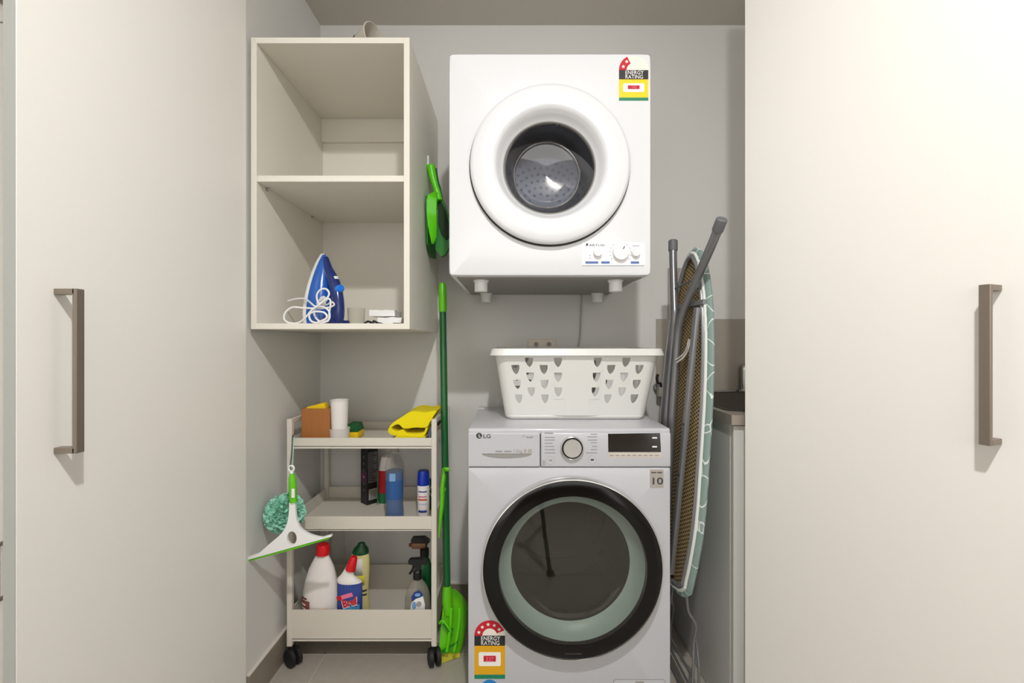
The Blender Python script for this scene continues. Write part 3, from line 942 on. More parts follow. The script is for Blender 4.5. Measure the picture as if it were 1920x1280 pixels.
HT = bz(1) - bz(0)
bm = new()
rowA, rowB = [0.265, 0.495, 0.725], [0.377, 0.607, 0.837]
for side in ('front', 'back', 'left', 'right'):
    f = bface(side)
    if side in ('front', 'back'):
        fw = 0.195
        e = [-1.0, -0.80, -0.60, -0.40]
        cols = []
        st = 0.205
        starts = [-1.0 + 0.0 + st * k for k in range(4)]
        for k, s0 in enumerate(starts):
            w0 = st
            cols.append((s0, s0 + w0, rowA if k % 2 == 0 else rowB))
        last = starts[-1] + st
        mids = [last, -0.15, -0.05, 0.05, 0.15, -last]
        mids = sorted(set([last, -0.12, 0.0, 0.12, -last]))
        for a, b in zip(mids, mids[1:]):
            cols.append((a, b, []))
        for k, s0 in enumerate(starts):
            cols.append((-s0 - st, -s0, rowA if k % 2 == 0 else rowB))
        holed_wall(bm, f, sorted(cols), fw, HT)
    else:
        cols = [(-1 + 0.5 * k, -0.5 + 0.5 * k, rowA if k % 2 == 0 else rowB) for k in range(4)]
        holed_wall(bm, f, cols, 0.10, HT)
# corners
NV = 8
for sx_, sy_, a0 in ((1, 1, 0), (-1, 1, PI / 2), (-1, -1, PI), (1, -1, 1.5 * PI)):
    grid = []
    for k in range(NV + 1):
        v = k / NV
        hw, hd, r = bdim(v)
        grid.append([bm.verts.new((BX + sx_ * (hw - r) + r * math.cos(a0 + PI / 2 * i / 14), BYc + sy_ * (hd - r) + r * math.sin(a0 + PI / 2 * i / 14), bz(v))) for i in range(15)])
    for k in range(NV):
        for i in range(14):
            bm.faces.new((grid[k][i], grid[k][i + 1], grid[k + 1][i + 1], grid[k + 1][i]))
for f_ in bm.faces:
    f_.normal_update()
    c_ = f_.calc_center_median()
    if f_.normal.dot(Vector(((c_.x - BX) * 0.5, c_.y - BYc, 0))) < 0:
        f_.normal_flip()
bmesh.ops.remove_doubles(bm, verts=bm.verts, dist=0.0002)
obj('wall', bm, 'basket_plastic', bk, solid=0.0024, recalc=False, smooth=False)


def perim(hw, hd, r, z):
    return [Vector((BX + p[0], BYc + p[1], z)) for p in rrect(-hw, hw, -hd, hd, r, 8)]


def loft(bm, loops, cap_last=False):
    rs = [[bm.verts.new(p) for p in lp] for lp in loops]
    for a, b in zip(rs, rs[1:]):
        for i in range(len(a)):
            j = (i + 1) % len(a)
            bm.faces.new((a[i], a[j], b[j], b[i]))
    if cap_last:
        bm.faces.new(rs[-1])
    return bm


h0 = bdim(0)
obj('base', loft(new(), [perim(h0[0], h0[1], h0[2], bz(0)), perim(h0[0] - 0.002, h0[1] - 0.002, h0[2], BZ0 + 0.007), perim(h0[0] - 0.009, h0[1] - 0.009, h0[2] - 0.008, BZ0 + 0.0012), perim(h0[0] - 0.02, h0[1] - 0.02, h0[2] - 0.015, BZ0 + 0.0012)], True), 'basket_plastic', bk, solid=0.0022)
h1 = bdim(1)
obj('rim', loft(new(), [perim(h1[0] - 0.002, h1[1] - 0.002, h1[2], BZ1 - 0.004), perim(h1[0] - 0.001, h1[1] - 0.001, h1[2], BZ1 + 0.006), perim(h1[0] + 0.004, h1[1] + 0.004, h1[2], BZ1 + 0.010),
                        perim(h1[0] + 0.010, h1[1] + 0.010, h1[2] + 0.006, BZ1 + 0.009), perim(h1[0] + 0.017, h1[1] + 0.017, h1[2] + 0.008, BZ1 - 0.012), perim(h1[0] + 0.0155, h1[1] + 0.0155, h1[2] + 0.008, BZ1 - 0.012),
                        perim(h1[0] + 0.002, h1[1] + 0.002, h1[2], BZ1 + 0.002)]), 'basket_plastic', bk)

# ------------------------------------------------------------------ bench with laundry tub (right)
SX, SY = 0.628, 1.332
lc = thing('laundry_cabinet', 'pale grey laundry bench cabinet beside the ironing board', 'cabinet', (0.95, 1.64, 0))
obj('side_panel', B(SX, SX + 0.018, SY + 0.02, BACK - 0.002, 0.004, 0.872, bevel=0.001, seg=1), 'bench_panel', lc, smooth=False)
obj('side_panel', B(1.33, 1.348, SY + 0.02, BACK - 0.002, 0.004, 0.872, bevel=0.001, seg=1), 'bench_panel', lc, smooth=False)
obj('plinth', B(SX + 0.018, 1.33, SY + 0.06, SY + 0.075, 0.004, 0.10), 'bench_panel', lc, smooth=False)
obj('bottom_panel', B(SX + 0.018, 1.33, SY + 0.02, BACK - 0.01, 0.10, 0.116), 'bench_panel', lc, smooth=False)
for k in range(2):
    dd_ = obj('door', B(SX + 0.001 + k * 0.36, SX + 0.358 + k * 0.36, SY, SY + 0.018, 0.104, 0.868, bevel=0.0015, seg=1), 'bench_panel', lc, smooth=False)
bt = thing('bench_top', 'taupe bench top with sink cut-out on the laundry cabinet', 'bench top', (0.95, 1.64, 0.872))
bx0, bx1, by0, by1 = SX - 0.012, 1.36, SY - 0.016, BACK - 0.002
tx0, tx1, ty0, ty1 = 0.646, 1.16, 1.395, 1.905
obj('slab', plate(new(), [(bx0, by0), (bx1, by0), (bx1, by1), (bx0, by1)], [rrect(tx0, tx1, ty0, ty1, 0.03)], t=0.028, mtx=up(0, 0, 0.8725)), 'bench_top', bt, smooth=False)
tb = thing('laundry_tub', 'dark stainless laundry tub sunk into the taupe bench top', 'sink', (0.92, 1.645, 0.68))


def trr(i, z, r=0.03):
    return [Vector((p[0], p[1], z)) for p in rrect(tx0 + i, tx1 - i, ty0 + i, ty1 - i, r, 6)]


obj('basin', loft(new(), [trr(-0.006, 0.902), trr(0.001, 0.9025), trr(0.004, 0.898), trr(0.008, 0.70), trr(0.02, 0.68), trr(0.06, 0.676)], True), 'sink_steel', tb, solid=0.0012)
obj('drain', lathe(new(), [(0.04, 0), (0.036, 0.003), (0.02, 0.001), (0.0001, 0.001)], up(0.92, 1.64, 0.677), 24), 'satin_silver', tb)
fc = thing('tap', 'chrome sink tap just showing behind the right door edge', 'tap', (X(1396, 1.905), 1.905, 0.9))
fx = X(1398, 1.91)
obj('spout', tube(new(), catmull([(fx, 1.927, 0.902), (fx, 1.927, 0.99), (fx + 0.01, 1.92, 1.005), (fx + 0.05, 1.86, 1.01), (fx + 0.09, 1.80, 0.995), (fx + 0.1, 1.79, 0.97)], 5), 0.010, 14), 'silver', fc)
obj('base', lathe(new(), [(0.018, 0.0), (0.018, 0.006), (0.013, 0.012), (0.0001, 0.012)], up(fx, 1.927, 0.901), 24), 'silver', fc)
sp = thing('splashback', 'taupe splashback panel on the wall behind the ironing board', 'splashback', (0.9, BACK, 0.9))
obj('panel', B(X(1230, BACK), 1.40, BACK - 0.006, BACK - 0.0005, 0.905, Z(598, BACK), bevel=0.0006, seg=1), 'splash_taupe', sp, smooth=False)
obj('upstand', B(X(1252, BACK), X(1296, BACK), BACK - 0.008, BACK - 0.0005, Z(597, BACK), Z(503, BACK), bevel=0.0006, seg=1), 'splash_taupe', sp, smooth=False)

wt = thing('wall_tap', 'small black and grey machine tap on the wall behind the basket', 'tap', (X(1236, 1.9), 1.93, 0.92))
tx_ = X(1238, 1.90)
obj('body', lathe(new(), [(0.0001, 0.0), (0.016, 0.0), (0.016, 0.022), (0.011, 0.026), (0.011, 0.056)], front(tx_, 1.944, Z(727, 1.91)), 18), 'seal_grey', wt)
obj('outlet', lathe(new(), [(0.0001, -0.034), (0.013, -0.034), (0.013, -0.006), (0.010, 0.006)], up(tx_, 1.90, Z(727, 1.9)), 18), 'splash_taupe', wt)
obj('handle', tube(new(), catmull([(tx_, 1.895, Z(727, 1.9)), (tx_, 1.893, Z(719, 1.9)), (tx_ - 0.012, 1.892, Z(717, 1.9)), (tx_ - 0.016, 1.892, Z(708, 1.9)), (tx_ - 0.012, 1.892, Z(701, 1.9))], 4), 0.0055, 10), 'black_plastic', wt)

# ------------------------------------------------------------------ ironing board
IB0 = Vector((0.514, 1.508, 0.315))
IBT = Vector((0.590, 1.520, 1.412))
V_ = (IBT - IB0)
IBL = V_.length
V_.normalize()
U_ = Vector((0.058, -0.998, 0))
U_ = (U_ - V_ * U_.dot(V_)).normalized()
N_ = V_.cross(U_).normalized()
if N_.x > 0:
    N_ = -N_
rotm = Matrix((U_, V_, N_)).transposed()
ib = thing('ironing_board', 'folded ironing board standing on end between washer and bench', 'ironing board', IB0, rot=rotm)


def ib_half(v):
    t = v / IBL
    if t < 0.30:
        w = 0.178 * (0.62 + 0.38 * math.sin(PI / 2 * t / 0.30))
        return w * math.sqrt(max(0, 1 - (max(0, 0.045 - t) / 0.045) ** 2))
    if t < 0.52:
        return 0.178
    k = (t - 0.52) / 0.48
    return 0.178 * math.sqrt(max(0, 1 - k ** 2.3)) * (1 - 0.06 * k)


vv = [IBL * t for t in (0.0, 0.008, 0.02, 0.04, 0.06, 0.12, 0.2, 0.28, 0.36, 0.44, 0.52, 0.58, 0.64, 0.70, 0.76, 0.81, 0.86, 0.90, 0.935, 0.96, 0.98, 0.992, 1.0)]
right = [Vector((ib_half(v), v, 0)) for v in vv]
loop = right + [Vector((-p.x, p.y, 0)) for p in reversed(right[1:-1])]
ctr = Vector((0, IBL * 0.5, 0))


def inset(lp, d, n):
    out_ = []
    L = len(lp)
    for i in range(L):
        t = (lp[(i + 1) % L] - lp[i - 1])
        nn = Vector((-t.y, t.x, 0)).normalized()
        q = lp[i] + nn * d
        out_.append(Vector((q.x, q.y, n)))
    return out_


# (local u, v, n) : n positive = underside, towards the washer
def cover_loft(rows):
    return loft(new(), rows)


gath = [Vector((0, 0, 0))] * len(loop)
L_und = inset(loop, 0.022, 0.0025)
obj('panel', loft(new(), [inset(loop, 0.012, -0.003), L_und, inset(loop, 0.026, 0.0022)]), 'expanded_metal', ib, local=True)
bm = new()
plate(bm, [(p.x, p.y) for p in inset(loop, 0.014, 0)], t=0.004, mtx=up(0, 0, -0.003))
obj('mesh_panel', bm, 'expanded_metal', ib, local=True, smooth=False)
obj('cover', loft(new(), [inset(loop, 0.021, 0.006), inset(loop, 0.014, 0.007), inset(loop, 0.005, 0.005), inset(loop, 0.0, 0.000), inset(loop, -0.0005, -0.004), inset(loop, 0.003, -0.009), inset(loop, 0.010, -0.011), inset(loop, 0.05, -0.012)], True), 'board_cloth', ib, local=True)
pipe = []
for i, p in enumerate(catmull(inset(loop, 0.020, 0.008), 4, True)):
    wob = 0.0012 * math.sin(i * 2.1) if (p.y < 0.10 or p.y > IBL * 0.72) else 0
    pipe.append(p + Vector((wob, wob, 0)))
obj('piping', tube(new(), pipe, 0.0055, 8, True), 'piping_white', ib, local=True)
obj('frame_rail', tube(new(), catmull([q for q in inset(loop, 0.033, 0.010)], 3, True), 0.007, 8, True), 'bar_grey', ib, local=True)
obj('cross_bracket', B(-0.12, 0.125, 0.902, 0.918, 0.006, 0.018, bevel=0.002, seg=1), 'bar_grey', ib, local=True, smooth=False)
# flat support channel
a_, b_ = Vector((0.098, 0.895, 0.022)), Vector((0.026, 0.06, 0.018))
dirv = (b_ - a_)
ln = dirv.length
dirv.normalize()
side_ = Vector((0, 0, 1)).cross(dirv).normalized()
mt = Matrix((dirv, side_, Vector((0, 0, 1)))).transposed().to_4x4()
mt.translation = a_
ch = obj('channel_bar', B(0, ln, -0.0125, 0.0125, -0.007, 0.007, bevel=0.003, seg=2, mtx=mt), 'bar_grey', ib, local=True)
for q in (0.36, 0.52):
    obj('rivet', lathe(new(), [(0.004, 0.0), (0.003, 0.001), (0.0001, 0.001)], mt @ Matrix.Translation((q, 0.002, 0.0071)), 12), 'black_plastic', ch, local=True)


def leg(pts, capd, nrad=0.0125):
    P = catmull([Vector(p) for p in pts], 6)
    lg = obj('leg', tube(new(), P, nrad, 14), 'tube_grey', ib, local=True)
    t = (P[0] - P[2]).normalized()
    obj('end_cap', tube(new(), [P[0] - t * 0.030, P[0] - t * 0.026, P[0] + t * 0.006, P[0] + t * 0.009], [nrad * 1.12, nrad * 1.22, nrad * 1.22, nrad * 1.0], 14), 'cap_grey', lg, local=True)


leg([(0.248, 1.115, 0.040), (0.20, 1.058, 0.040), (0.075, 0.925, 0.040), (0.032, 0.868, 0.040), (0.008, 0.80, 0.038), (-0.004, 0.60, 0.034), (-0.012, 0.30, 0.028), (-0.02, 0.06, 0.026)], 0)
leg([(-0.078, 1.128, 0.040), (-0.066, 1.06, 0.040), (-0.036, 0.93, 0.040), (-0.024, 0.872, 0.040), (-0.032, 0.80, 0.038), (-0.052, 0.60, 0.034), (-0.058, 0.30, 0.028), (-0.06, 0.06, 0.026)], 0)
obj('tie_rod', tube(new(), [(-0.044, 0.965, 0.042), (0.10, 0.985, 0.030)], 0.003, 8), 'tube_grey', ib, local=True)
obj('catch_wire', tube(new(), catmull([(0.055, 0.80, 0.022), (0.048, 0.765, 0.026), (0.035, 0.745, 0.034), (0.02, 0.732, 0.046)], 5), 0.0035, 8), 'silver', ib, local=True)
obj('catch_wire', tube(new(), catmull([(0.066, 0.80, 0.022), (0.060, 0.762, 0.026), (0.045, 0.738, 0.034), (0.028, 0.724, 0.046)], 5), 0.0035, 8), 'silver', ib, local=True)
# wire iron rest that carries the board's wide end on the floor
inv = WORLD[ib.name].inverted()


def loc(x, y, z):
    return inv @ Vector((x, y, z))


for k, (y0_, y1_) in enumerate(((1.41, 1.395), (1.62, 1.64))):
    P = [loc(0.522, y0_, 0.40), loc(0.526, y0_, 0.33), loc(0.531, y0_, 0.295), loc(0.545, y0_ - 0.004, 0.272), loc(0.552, y0_ - 0.004, 0.25), loc(0.546, y0_, 0.20), loc(0.538, y1_, 0.12), loc(0.532, y1_, 0.02), loc(0.532, y1_, 0.004)]
    obj('rest_wire', tube(new(), catmull(P, 5), 0.0042, 8), 'tube_grey', ib, local=True)
    P = [loc(0.549, y0_, 0.225), loc(0.556, y0_, 0.19), loc(0.556, y1_, 0.12), loc(0.550, y1_, 0.02), loc(0.548, y1_, 0.004)]
    obj('rest_wire', tube(new(), catmull(P, 5), 0.0042, 8), 'tube_grey', ib, local=True)
for z_ in (0.004, 0.06, 0.10):
    obj('rest_bar', tube(new(), [loc(0.540, 1.395, z_ + 0.001), loc(0.540, 1.64, z_ + 0.001)], 0.0042, 8), 'tube_grey', ib, local=True)

# ------------------------------------------------------------------ trolley
TX0, TX1, TY0, TY1 = X(537, 1.60), X(818.5, 1.60), 1.60, 1.935
PW = 0.018
tr = thing('storage_trolley', 'cream metal three-tier trolley on black castors under the cabinet', 'trolley', ((TX0 + TX1) / 2, 1.77, 0))
for x0 in (TX0, TX1 - PW):
    for y0 in (TY0, TY1 - PW):
        obj('post', B(x0, x0 + PW, y0, y0 + PW, 0.066, 0.842, bevel=0.002, seg=1), 'trolley_paint', tr, smooth=False)
    obj('side_rail', B(x0 + 0.004, x0 + PW - 0.004, TY0 + PW, TY1 - PW, 0.826, 0.842, bevel=0.002, seg=1), 'trolley_paint', tr, smooth=False)


def tray(z0, z1, zf):
    bm = new()
    x0, x1, y0, y1 = TX0 + 0.010, TX1 - 0.010, TY0 + 0.003, TY1 - 0.003
    box(bm, x0, x1, y0, y1, zf - 0.002, zf)
    box(bm, x0 + PW - 0.010, x1 - PW + 0.010, y0, y0 + 0.003, z0, z1)
    box(bm, x0 + PW - 0.010, x1 - PW + 0.010, y1 - 0.003, y1, z0, z1)
    box(bm, x0, x0 + 0.003, y0 + PW, y1 - PW, z0, z1)
    box(bm, x1 - 0.003, x1, y0 + PW, y1 - PW, z0, z1)
    return obj('tray', bm, 'trolley_paint', tr, smooth=False)


T1F, T2F, T3F = 0.750, 0.466, 0.092
tray(Z(841, 1.60), Z(821, 1.60), T1F)
tray(Z(995.5, 1.60), Z(968.5, 1.60), T2F)
tray(Z(1203, 1.60), Z(1144, 1.60), T3F)
for x, y, ang in ((TX0 + 0.012, TY0 + 0.012, 55), (TX1 - 0.012, TY0 + 0.012, 20), (TX0 + 0.012, TY1 - 0.012, 40), (TX1 - 0.012, TY1 - 0.012, -30)):
    cw = obj('castor', lathe(new(), [(0.0001, 0.066), (0.011, 0.066), (0.011, 0.052), (0.015, 0.050), (0.015, 0.044), (0.0001, 0.044)], up(x, y, 0), 16), 'black_plastic', tr)
    A = math.radians(ang)
    for off in (-0.012, 0.012):
        mw_ = Matrix.Translation((x + 0.010 * math.sin(A), y - 0.006, 0.0295)) @ Matrix.Rotation(A, 4, 'Z') @ Matrix.Translation((off, 0, 0)) @ Matrix.Rotation(PI / 2, 4, 'Y')
        obj('wheel', lathe(new(), [(0.0001, -0.009), (0.022, -0.009), (0.029, -0.006), (0.029, 0.006), (0.022, 0.009), (0.0001, 0.009)], mw_, 28), 'black_rubber', cw)

# ---- things on the top tray
wb = thing('sponge_box', 'brown wooden box holder on the left of the trolley top', 'box', (X(592, 1.68), 1.68, T1F))
wx0, wx1, wy0, wy1, wzt = X(565, 1.645), X(618, 1.645), 1.645, 1.715, Z(766, 1.645)
for a in ((wx0, wx1, wy0, wy0 + 0.008), (wx0, wx1, wy1 - 0.008, wy1), (wx0, wx0 + 0.008, wy0 + 0.008, wy1 - 0.008), (wx1 - 0.008, wx1, wy0 + 0.008, wy1 - 0.008)):
    obj('side', B(a[0], a[1], a[2], a[3], T1F + 0.0005, wzt, bevel=0.001, seg=1), 'bamboo', wb, smooth=False)
obj('bottom', B(wx0 + 0.008, wx1 - 0.008, wy0 + 0.008, wy1 - 0.008, T1F + 0.0005, T1F + 0.008), 'bamboo', wb, smooth=False)
mt = Matrix.Translation(((wx0 + wx1) / 2, (wy0 + wy1) / 2, wzt - 0.022)) @ Matrix.Rotation(math.radians(-14), 4, 'Y')
sg = tag(obj('sponge', B(-0.036, 0.032, -0.018, 0.018, -0.03, 0.034, bevel=0.006, seg=3, mtx=mt), 'sponge_yellow'), 'yellow sponge sticking out of the brown wooden box', 'sponge')

cu = thing('paper_cup', 'tall white cup beside the brown wooden box', 'cup', (X(636, 1.65), 1.665, T1F))
ccx, ccy, czt = X(636.5, 1.668), 1.668, Z(749, 1.668)
obj('wall', lathe(new(), [(0.0235, 0.003), (0.0255, 0.004), (0.0305, czt - T1F - 0.004), (0.0322, czt - T1F - 0.002), (0.0322, czt - T1F), (0.0300, czt - T1F), (0.0235, 0.005), (0.0001, 0.005)], up(ccx, ccy, T1F), 36), 'paper_white', cu)
cu2 = thing('short_cup', 'short white cup around the foot of the tall cup', 'cup', (ccx, ccy, T1F))
obj('wall', lathe(new(), [(0.0001, 0.0005), (0.031, 0.0005), (0.0350, 0.048), (0.0365, 0.050), (0.0340, 0.050), (0.0300, 0.002), (0.0001, 0.002)], up(ccx, ccy, T1F), 36), 'paper_white', cu2)

gs = thing('scouring_sponge', 'small yellow sponge with dark green scourer right of the white cup', 'sponge', (X(666, 1.74), 1.74, T1F))
g0, g1 = X(650, 1.74), X(675, 1.74)
obj('foam', B(g0, g1, 1.715, 1.79, T1F + 0.0005, T1F + 0.026, bevel=0.004), 'sponge_yellow', gs)
bm = new()
box(bm, g0, g1, 1.715, 1.79, T1F + 0.026, T1F + 0.053, bevel=0.003)
for v in bm.verts:
    if v.co.z > T1F + 0.040:
        v.co.x = (g0 + g1) / 2 + (v.co.x - (g0 + g1) / 2) * 0.72
obj('scourer', bm, 'scourer_green', gs)


def ribbon(path, y0, y1, thick, wob=0.004, ny=8, seed=0):
    """sheet swept along y from an xz path, gently uneven, thin solid"""
    bm = new()
    P = catmull([(p[0], 0, p[1]) for p in path], 6)
    rows = []
    for j in range(ny + 1):
        y = y0 + (y1 - y0) * j / ny
        rows.append([bm.verts.new((p.x + wob * noise.noise(Vector((p.x * 14, y * 14, seed))), y + wob * noise.noise(Vector((p.x * 10, p.z * 30, seed + 3))), p.z + wob * 0.6 * noise.noise(Vector((p.x * 12, y * 16, seed + 7))))) for p in P])
    for a, b in zip(rows, rows[1:]):
        for i in range(len(a) - 1):
            bm.faces.new((a[i], a[i + 1], b[i + 1], b[i]))
    return bm


CD = 1.655
yc = thing('yellow_cloth', 'folded bright yellow cleaning cloth on the trolley top', 'cloth', (X(770, CD), 1.72, T1F))


def cpt(px_, py_):
    return (X(px_, CD), max(Z(py_, CD), T1F + 0.004))


def soft_prism(pts, y0, y1, mat, name, parent, n=10, amp=0.004, seed=0.0, lean=0.0):
    """filled outline swept back along y, gently uneven"""
    P = [Vector((p.x, 0, p.z)) for p in catmull([(q[0], 0, q[1]) for q in pts], 5, True)]
    bm = new()
    rows = []
    for k in range(n + 1):
        y = y0 + (y1 - y0) * k / n
        row = []
        for p in P:
            w = noise.noise_vector(Vector((p.x * 16, y * 16, p.z * 16 + seed))) * amp
            row.append(bm.verts.new((p.x + w.x + lean * (y - y0), y + w.y, max(T1F + 0.003, p.z + w.z * 0.6))))
        rows.append(row)
    for a, b in zip(rows, rows[1:]):
        for i in range(len(a)):
            j = (i + 1) % len(a)
            bm.faces.new((a[i], a[j], b[j], b[i]))
    bm.faces.new(rows[0])
    bm.faces.new(list(reversed(rows[-1])))
    return obj(name, bm, mat, parent, angle=60)


soft_prism([cpt(*p) for p in ((731, 803), (738, 792), (757, 779), (775, 770), (800, 771), (820, 768.5), (814, 778), (806, 790), (800, 799), (780, 799), (766, 801), (757, 800), (750, 794), (741, 796))], 1.640, 1.80, 'cloth_yellow', 'top_fold', yc)
soft_prism([cpt(*p) for p in ((730, 803), (735, 799), (737, 803), (746, 807), (757, 804), (764, 810), (780, 811), (796, 809), (800, 801), (804, 802), (797, 815), (780, 816), (760, 815), (742, 815), (732, 811))], 1.643, 1.80, 'cloth_yellow', 'middle_fold', yc, seed=4)
soft_prism([cpt(*p) for p in ((744, 817), (757, 814), (780, 816), (796, 815), (797, 819), (770, 821), (748, 821))], 1.636, 1.80, 'cloth_yellow', 'bottom_fold', yc, seed=8, amp=0.002)
bcl = tag(obj('blue_cloth', ribbon([(X(800, CD), T1F + 0.020), (X(804, CD), T1F + 0.036), (X(808, CD), T1F + 0.052), (X(806, CD), T1F + 0.034), (X(805, CD), T1F + 0.016)], 1.66, 1.80, 0.004, seed=2), 'cloth_blue', solid=0.006), 'grey blue cloth tucked behind the yellow cloth at the trolley post', 'cloth')
ocl = tag(obj('orange_cloth', ribbon([(X(790, CD), T1F + 0.004), (X(798, CD), T1F + 0.005), (X(805, CD), T1F + 0.007)], 1.648, 1.74, 0.003, wob=0.001, seed=4), 'cloth_orange', solid=0.005), 'orange cloth corner beneath the yellow cloth', 'cloth')
ncl = tag(obj('dark_cloth', ribbon([(X(816, 1.72), T1F + 0.045), (X(819, 1.72), T1F + 0.052), (X(822, 1.72), T1F + 0.05)], 1.72, 1.80, 0.003, wob=0.001, seed=6), 'cloth_navy', solid=0.006), 'dark navy cloth corner behind the right trolley post', 'cloth')

# ---- things on the middle tray
cbx = thing('black_carton', 'tall black printed carton on the trolley middle tray', 'carton', (X(692, 1.86), 1.865, T2F))
mt = Matrix.Translation((X(692.5, 1.868), 1.868, T2F + 0.0005)) @ Matrix.Rotation(math.radians(48), 4, 'Z')
obj('body', B(-0.024, 0.024, -0.024, 0.024, 0, 0.245, bevel=0.0012, seg=1, mtx=mt), 'carton_black', cbx, smooth=False)
obj('text_panel', B(-0.019, 0.020, -0.0246, -0.024, 0.085, 0.205, mtx=mt), 'carton_grey', cbx, smooth=False)
for k in range(14):
    obj('print_line', B(-0.017, 0.010 + 0.008 * math.sin(k * 1.7), -0.0249, -0.0246, 0.092 + k * 0.008, 0.0955 + k * 0.008, mtx=mt), 'carton_black', cbx, smooth=False)
bc = obj('barcode', B(-0.017, 0.019, -0.0246, -0.024, 0.018, 0.060, mtx=mt), 'badge_grey', cbx, smooth=False)
for k in range(8):
    obj('bar', B(-0.013, 0.015, -0.0249, -0.0246, 0.022 + k * 0.0045, 0.0242 + k * 0.0045, mtx=mt), 'carton_grey', bc, smooth=False)
for k in range(6):
    obj('icon', lathe(new(), [(0.0055, 0.0005), (0.0001, 0.0005)], mt @ Matrix.Translation((-0.024, 0, 0.055 + k * 0.026)) @ Matrix.Rotation(-PI / 2, 4, 'Y'), 12), 'carton_grey' if k != 2 else 'label_pink', cbx)
obj('side_band', B(-0.0245, -0.024, -0.018, 0.018, 0.085, 0.13, mtx=mt), 'carton_purple', cbx, smooth=False)


def bottle(name, label, prof, x, y, z, mat, sx=1, sy=1, seg=36, shear=None, cat='bottle', power=None, part='body'):
    t = thing(name, label, cat, (x, y, z))
    o = obj(part, lathe(new(), prof, up(x, y, z), seg, sx, sy, shear, power=power), mat, t)
    return t


H = 0.193
rb = bottle('red_label_bottle', 'white bottle with red and green label behind the clear bottle', [(0.0001, 0.0005), (0.026, 0.0005), (0.030, 0.004), (0.030, 0.14), (0.027, 0.150), (0.026, 0.165), (0.022, 0.185), (0.0001, 0.193)], -0.497, 1.868, T2F, 'hdpe_white', power=0.7)
obj('red_band', lathe(new(), [(0.0306, 0.046), (0.0306, 0.134)], up(-0.497, 1.868, T2F), 36, power=0.7), 'red_label', rb)
obj('green_band', lathe(new(), [(0.0306, 0.006), (0.0306, 0.046)], up(-0.497, 1.868, T2F), 36, power=0.7), 'green_label', rb)
obj('green_edge', B(-0.5285, -0.5245, 1.836, 1.8375, T2F + 0.006, T2F + 0.134), 'green_label', rb, smooth=False)

bxx, bxy = X(739, 1.70), 1.705
cl_prof = [(0.0001, 0.0008), (0.030, 0.0008), (0.0335, 0.005), (0.0335, 0.02), (0.0310, 0.06), (0.0305, 0.11), (0.0318, 0.15), (0.0325, 0.185), (0.030, 0.205), (0.022, 0.222), (0.0155, 0.232), (0.0148, 0.248)]
cbt = bottle('clear_bottle', 'clear plastic bottle half full of blue liquid on the middle tray', cl_prof, bxx, bxy, T2F, 'pet_clear')
obj('liquid', lathe(new(), [(0.0001, 0.002), (0.029, 0.002), (0.0325, 0.006), (0.0325, 0.02), (0.030, 0.06), (0.0295, 0.11), (0.0306, 0.15), (0.0312, 0.172), (0.0001, 0.172)], up(bxx, bxy, T2F), 36), 'pet_blue', cbt)
obj('label', lathe(new(), [(0.0316, 0.075), (0.0316, 0.15)], up(bxx, bxy, T2F), 36), 'pet_blue', cbt)
obj('label_patch', B(bxx - 0.010, bxx + 0.012, bxy - 0.0345, bxy - 0.0325, T2F + 0.142, T2F + 0.170, bevel=0.0008, seg=1), 'label_sky', cbt, smooth=False)
obj('screw_cap', lathe(new(), [(0.0165, 0.238), (0.0168, 0.262), (0.014, 0.266), (0.0001, 0.266)], up(bxx, bxy, T2F), 24), 'pet_grey', cbt)

scx, scy = X(794, 1.735), 1.735
sc = bottle('spray_can', 'white spray can with dark blue cap by the right trolley post', [(0.0001, 0.0005), (0.0205, 0.0005), (0.0222, 0.003), (0.0222, 0.112), (0.019, 0.118)], scx, scy, T2F, 'hdpe_white', cat='spray can')
obj('cap', lathe(new(), [(0.0228, 0.113), (0.0228, 0.118), (0.0205, 0.160), (0.019, 0.165), (0.0001, 0.165)], up(scx, scy, T2F), 32), 'blue_cap', sc)
for z0, z1, mname in ((0.090, 0.094, 'label_navy'), (0.072, 0.076, 'label_pink'), (0.060, 0.066, 'cloth_orange'), (0.046, 0.048, 'label_sky'), (0.016, 0.024, 'label_navy')):
    bm = new()
    for i in range(10):
        a0_, a1_ = -PI / 2 - 0.75 + i * 0.15, -PI / 2 - 0.75 + (i + 1) * 0.15
        r_ = 0.0226
        bm.faces.new([bm.verts.new((scx + r_ * math.cos(a), scy + r_ * math.sin(a), T2F + z)) for a, z in ((a0_, z0), (a1_, z0), (a1_, z1), (a0_, z1))])
    obj('print_band', bm, mname, sc, solid=0.0004)
gp = thing('green_packet', 'dark green packet with white stripes behind the spray can', 'packet', (X(805, 1.80), 1.80, T2F))
obj('body', B(X(797, 1.80), X(813, 1.80), 1.785, 1.80, T2F + 0.0005, T2F + 0.118, bevel=0.002, seg=1), 'green_cap', gp, smooth=False)
for k in (-1, 1):
    mt = Matrix.Translation((X(804, 1.785), 1.7848, T2F + 0.072)) @ Matrix.Rotation(math.radians(28 * k), 4, 'Y')
    obj('stripe', B(-0.0018, 0.0018, -0.0004, 0, -0.034, 0.034, mtx=mt), 'label_white', gp, smooth=False)

